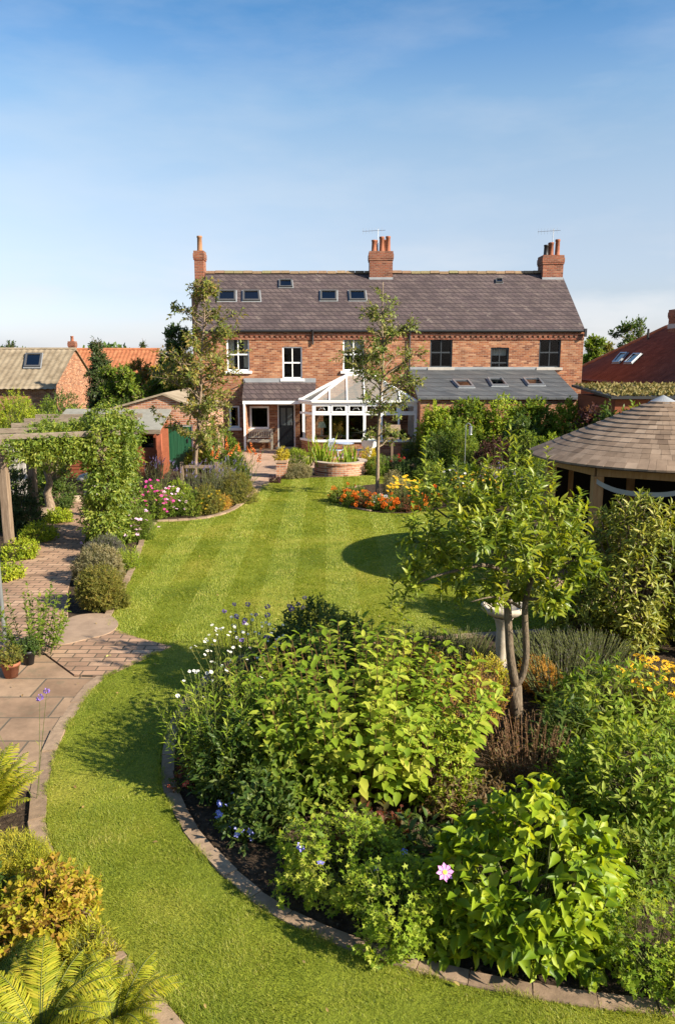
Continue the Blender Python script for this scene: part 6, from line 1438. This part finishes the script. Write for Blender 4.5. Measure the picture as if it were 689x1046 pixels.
mesh_np('sedum', *stamp(np.c_[q, zz], unit(rng.normal(size=(n, 3))+[0,0,.7]), rsphere(rng, n), rng.uniform(.06,.16,n), .09, 'simple'), m_leaf('sedum_leaf', [(0.07,0.09,0.02),(0.17,0.14,0.05),(0.24,0.18,0.07),(0.11,0.12,0.03)], .2, .7, .2), sd_)
# ================================================================== TREES AND HEDGES AROUND
def bgt(seed, name, lab, px, ty, Y, w, mat, L, **kw):
    c, h, r = at_y(px, ty, Y, w); return tree(seed, name, lab, c, h, r, mat, L, kw.pop('asp', .5), 'simple', kw.pop('trunk_h', .12), kw.pop('tr', .16), group=None, **kw)
bgt(310, 'conifer', 'dark pointed conifer between the two far roofs', 99, 345, 40, 46, 'lf_deep', .2, shape='cone', ncl=44, clr=.34, nsh=1500, trunk_h=.05, up=.2, droop=.3, asp=.4)
bgt(311, 'conifer', 'smaller dark conifer rising behind the orange roof', 146, 346, 70, 14, 'lf_deep', .3, shape='cone', ncl=26, clr=.4, nsh=420, trunk_h=.05, asp=.4)
bgt(312, 'broadleaf_tree', 'rounded green tree right of the dark pointed conifer', 122, 372, 37, 50, 'lf_green', .2, ncl=30, nsh=1500, trunk_h=.1)
bgt(313, 'broadleaf_tree', 'brownish green bush tree in front of the orange roof', 143, 366, 41, 38, 'lf_bronze', .2, ncl=24, nsh=900, trunk_h=.1)
bgt(314, 'broadleaf_tree', 'tall green tree just left of the house gable', 182, 330, 42, 44, 'lf_dark', .2, ncl=36, nsh=1700, trunk_h=.1)
bgt(315, 'broadleaf_tree', 'shadowy green tree low beside the house chimney breast', 172, 372, 38.5, 50, 'lf_green', .2, ncl=30, nsh=1300, trunk_h=.08)
bgt(316, 'broadleaf_tree', 'distant dark tree top over the grey brown tile roof', 8, 350, 75, 40, 'lf_deep', .4, ncl=20, nsh=500)
bgt(317, 'pine_tree', 'tall loose pine behind the red roofed house', 648, 327, 62, 50, 'lf_dark', .35, ncl=22, clr=.26, nsh=420, trunk_h=.4, tr=.22)
bgt(318, 'broadleaf_tree', 'green tree seen between the brick house and the red roof', 608, 342, 56, 26, 'lf_green', .28, shape='col', ncl=28, nsh=1100, trunk_h=.06)
bgt(319, 'broadleaf_tree', 'pale green slim tree beside the right gable of the brick house', 620, 350, 66, 22, 'lf_olive', .3, shape='col', ncl=24, nsh=800, trunk_h=.06)
bgt(320, 'broadleaf_tree', 'low tree at the right edge behind the red chimney', 690, 330, 70, 40, 'lf_dark', .35, ncl=24, nsh=700)
c, h, r = at_y(14, 390, 26.5, 62); bush(330, 'golden_conifer', 'golden yellow rounded conifer at the left edge behind the pergola', 'shrub', (c, h, r), 'lf_oreg', .11, .3, 'simple', nl=9, cover=1.8, k=20, br=.3, up=1.2)
lh = [(48,398,27.5,46,'lf_green','leafy hedge right of the golden conifer'),(78,408,30,44,'lf_lime','light green hedge shrub above the shed roof'),(100,412,31.5,46,'lf_olive','olive green hedge shrub in front of the dark pointed conifer'),(62,392,36,60,'lf_dark','dark hedge below the brick gable of the bungalow'),(20,402,34,60,'lf_green','hedge under the eaves of the bungalow'),(128,402,36,50,'lf_dark','dark hedge behind the brick outbuilding'),(30,425,24.5,44,'lf_lime','light leafy shrub over the top of the pergola rail'),(-12,420,23,60,'lf_green','dark leaved hedge running out of the left edge')]
for i, (px, ty, Y, w, mt, lab) in enumerate(lh): bush(340+i, 'hedge_shrub', lab, 'shrub', at_y(px, ty, Y, w), mt, .13, .42, 'simple', nl=8, cover=1.3, k=14, br=.36)
def far_wood():
    rng = np.random.default_rng(400); n = 30000; x = rng.uniform(-420, 420, n); y = 240+rng.uniform(0, 25, n)
    hh = 4.6+1.6*np.sin(x*.06)+1.1*np.sin(x*.17+1)+.8*np.sin(x*.41); z = hh*np.sqrt(rng.random(n))
    o = mesh_np('far_wood', *stamp(np.c_[x, y, z], unit(rng.normal(size=(n, 3))+[0,0,.6]), rsphere(rng, n)+[0,-.6,.5], rng.uniform(1.0, 2.2, n), 1.4, 'simple'), M['lf_dark']); tag(o, 'far line of trees on the horizon', 'woodland', None, 'stuff')
far_wood()
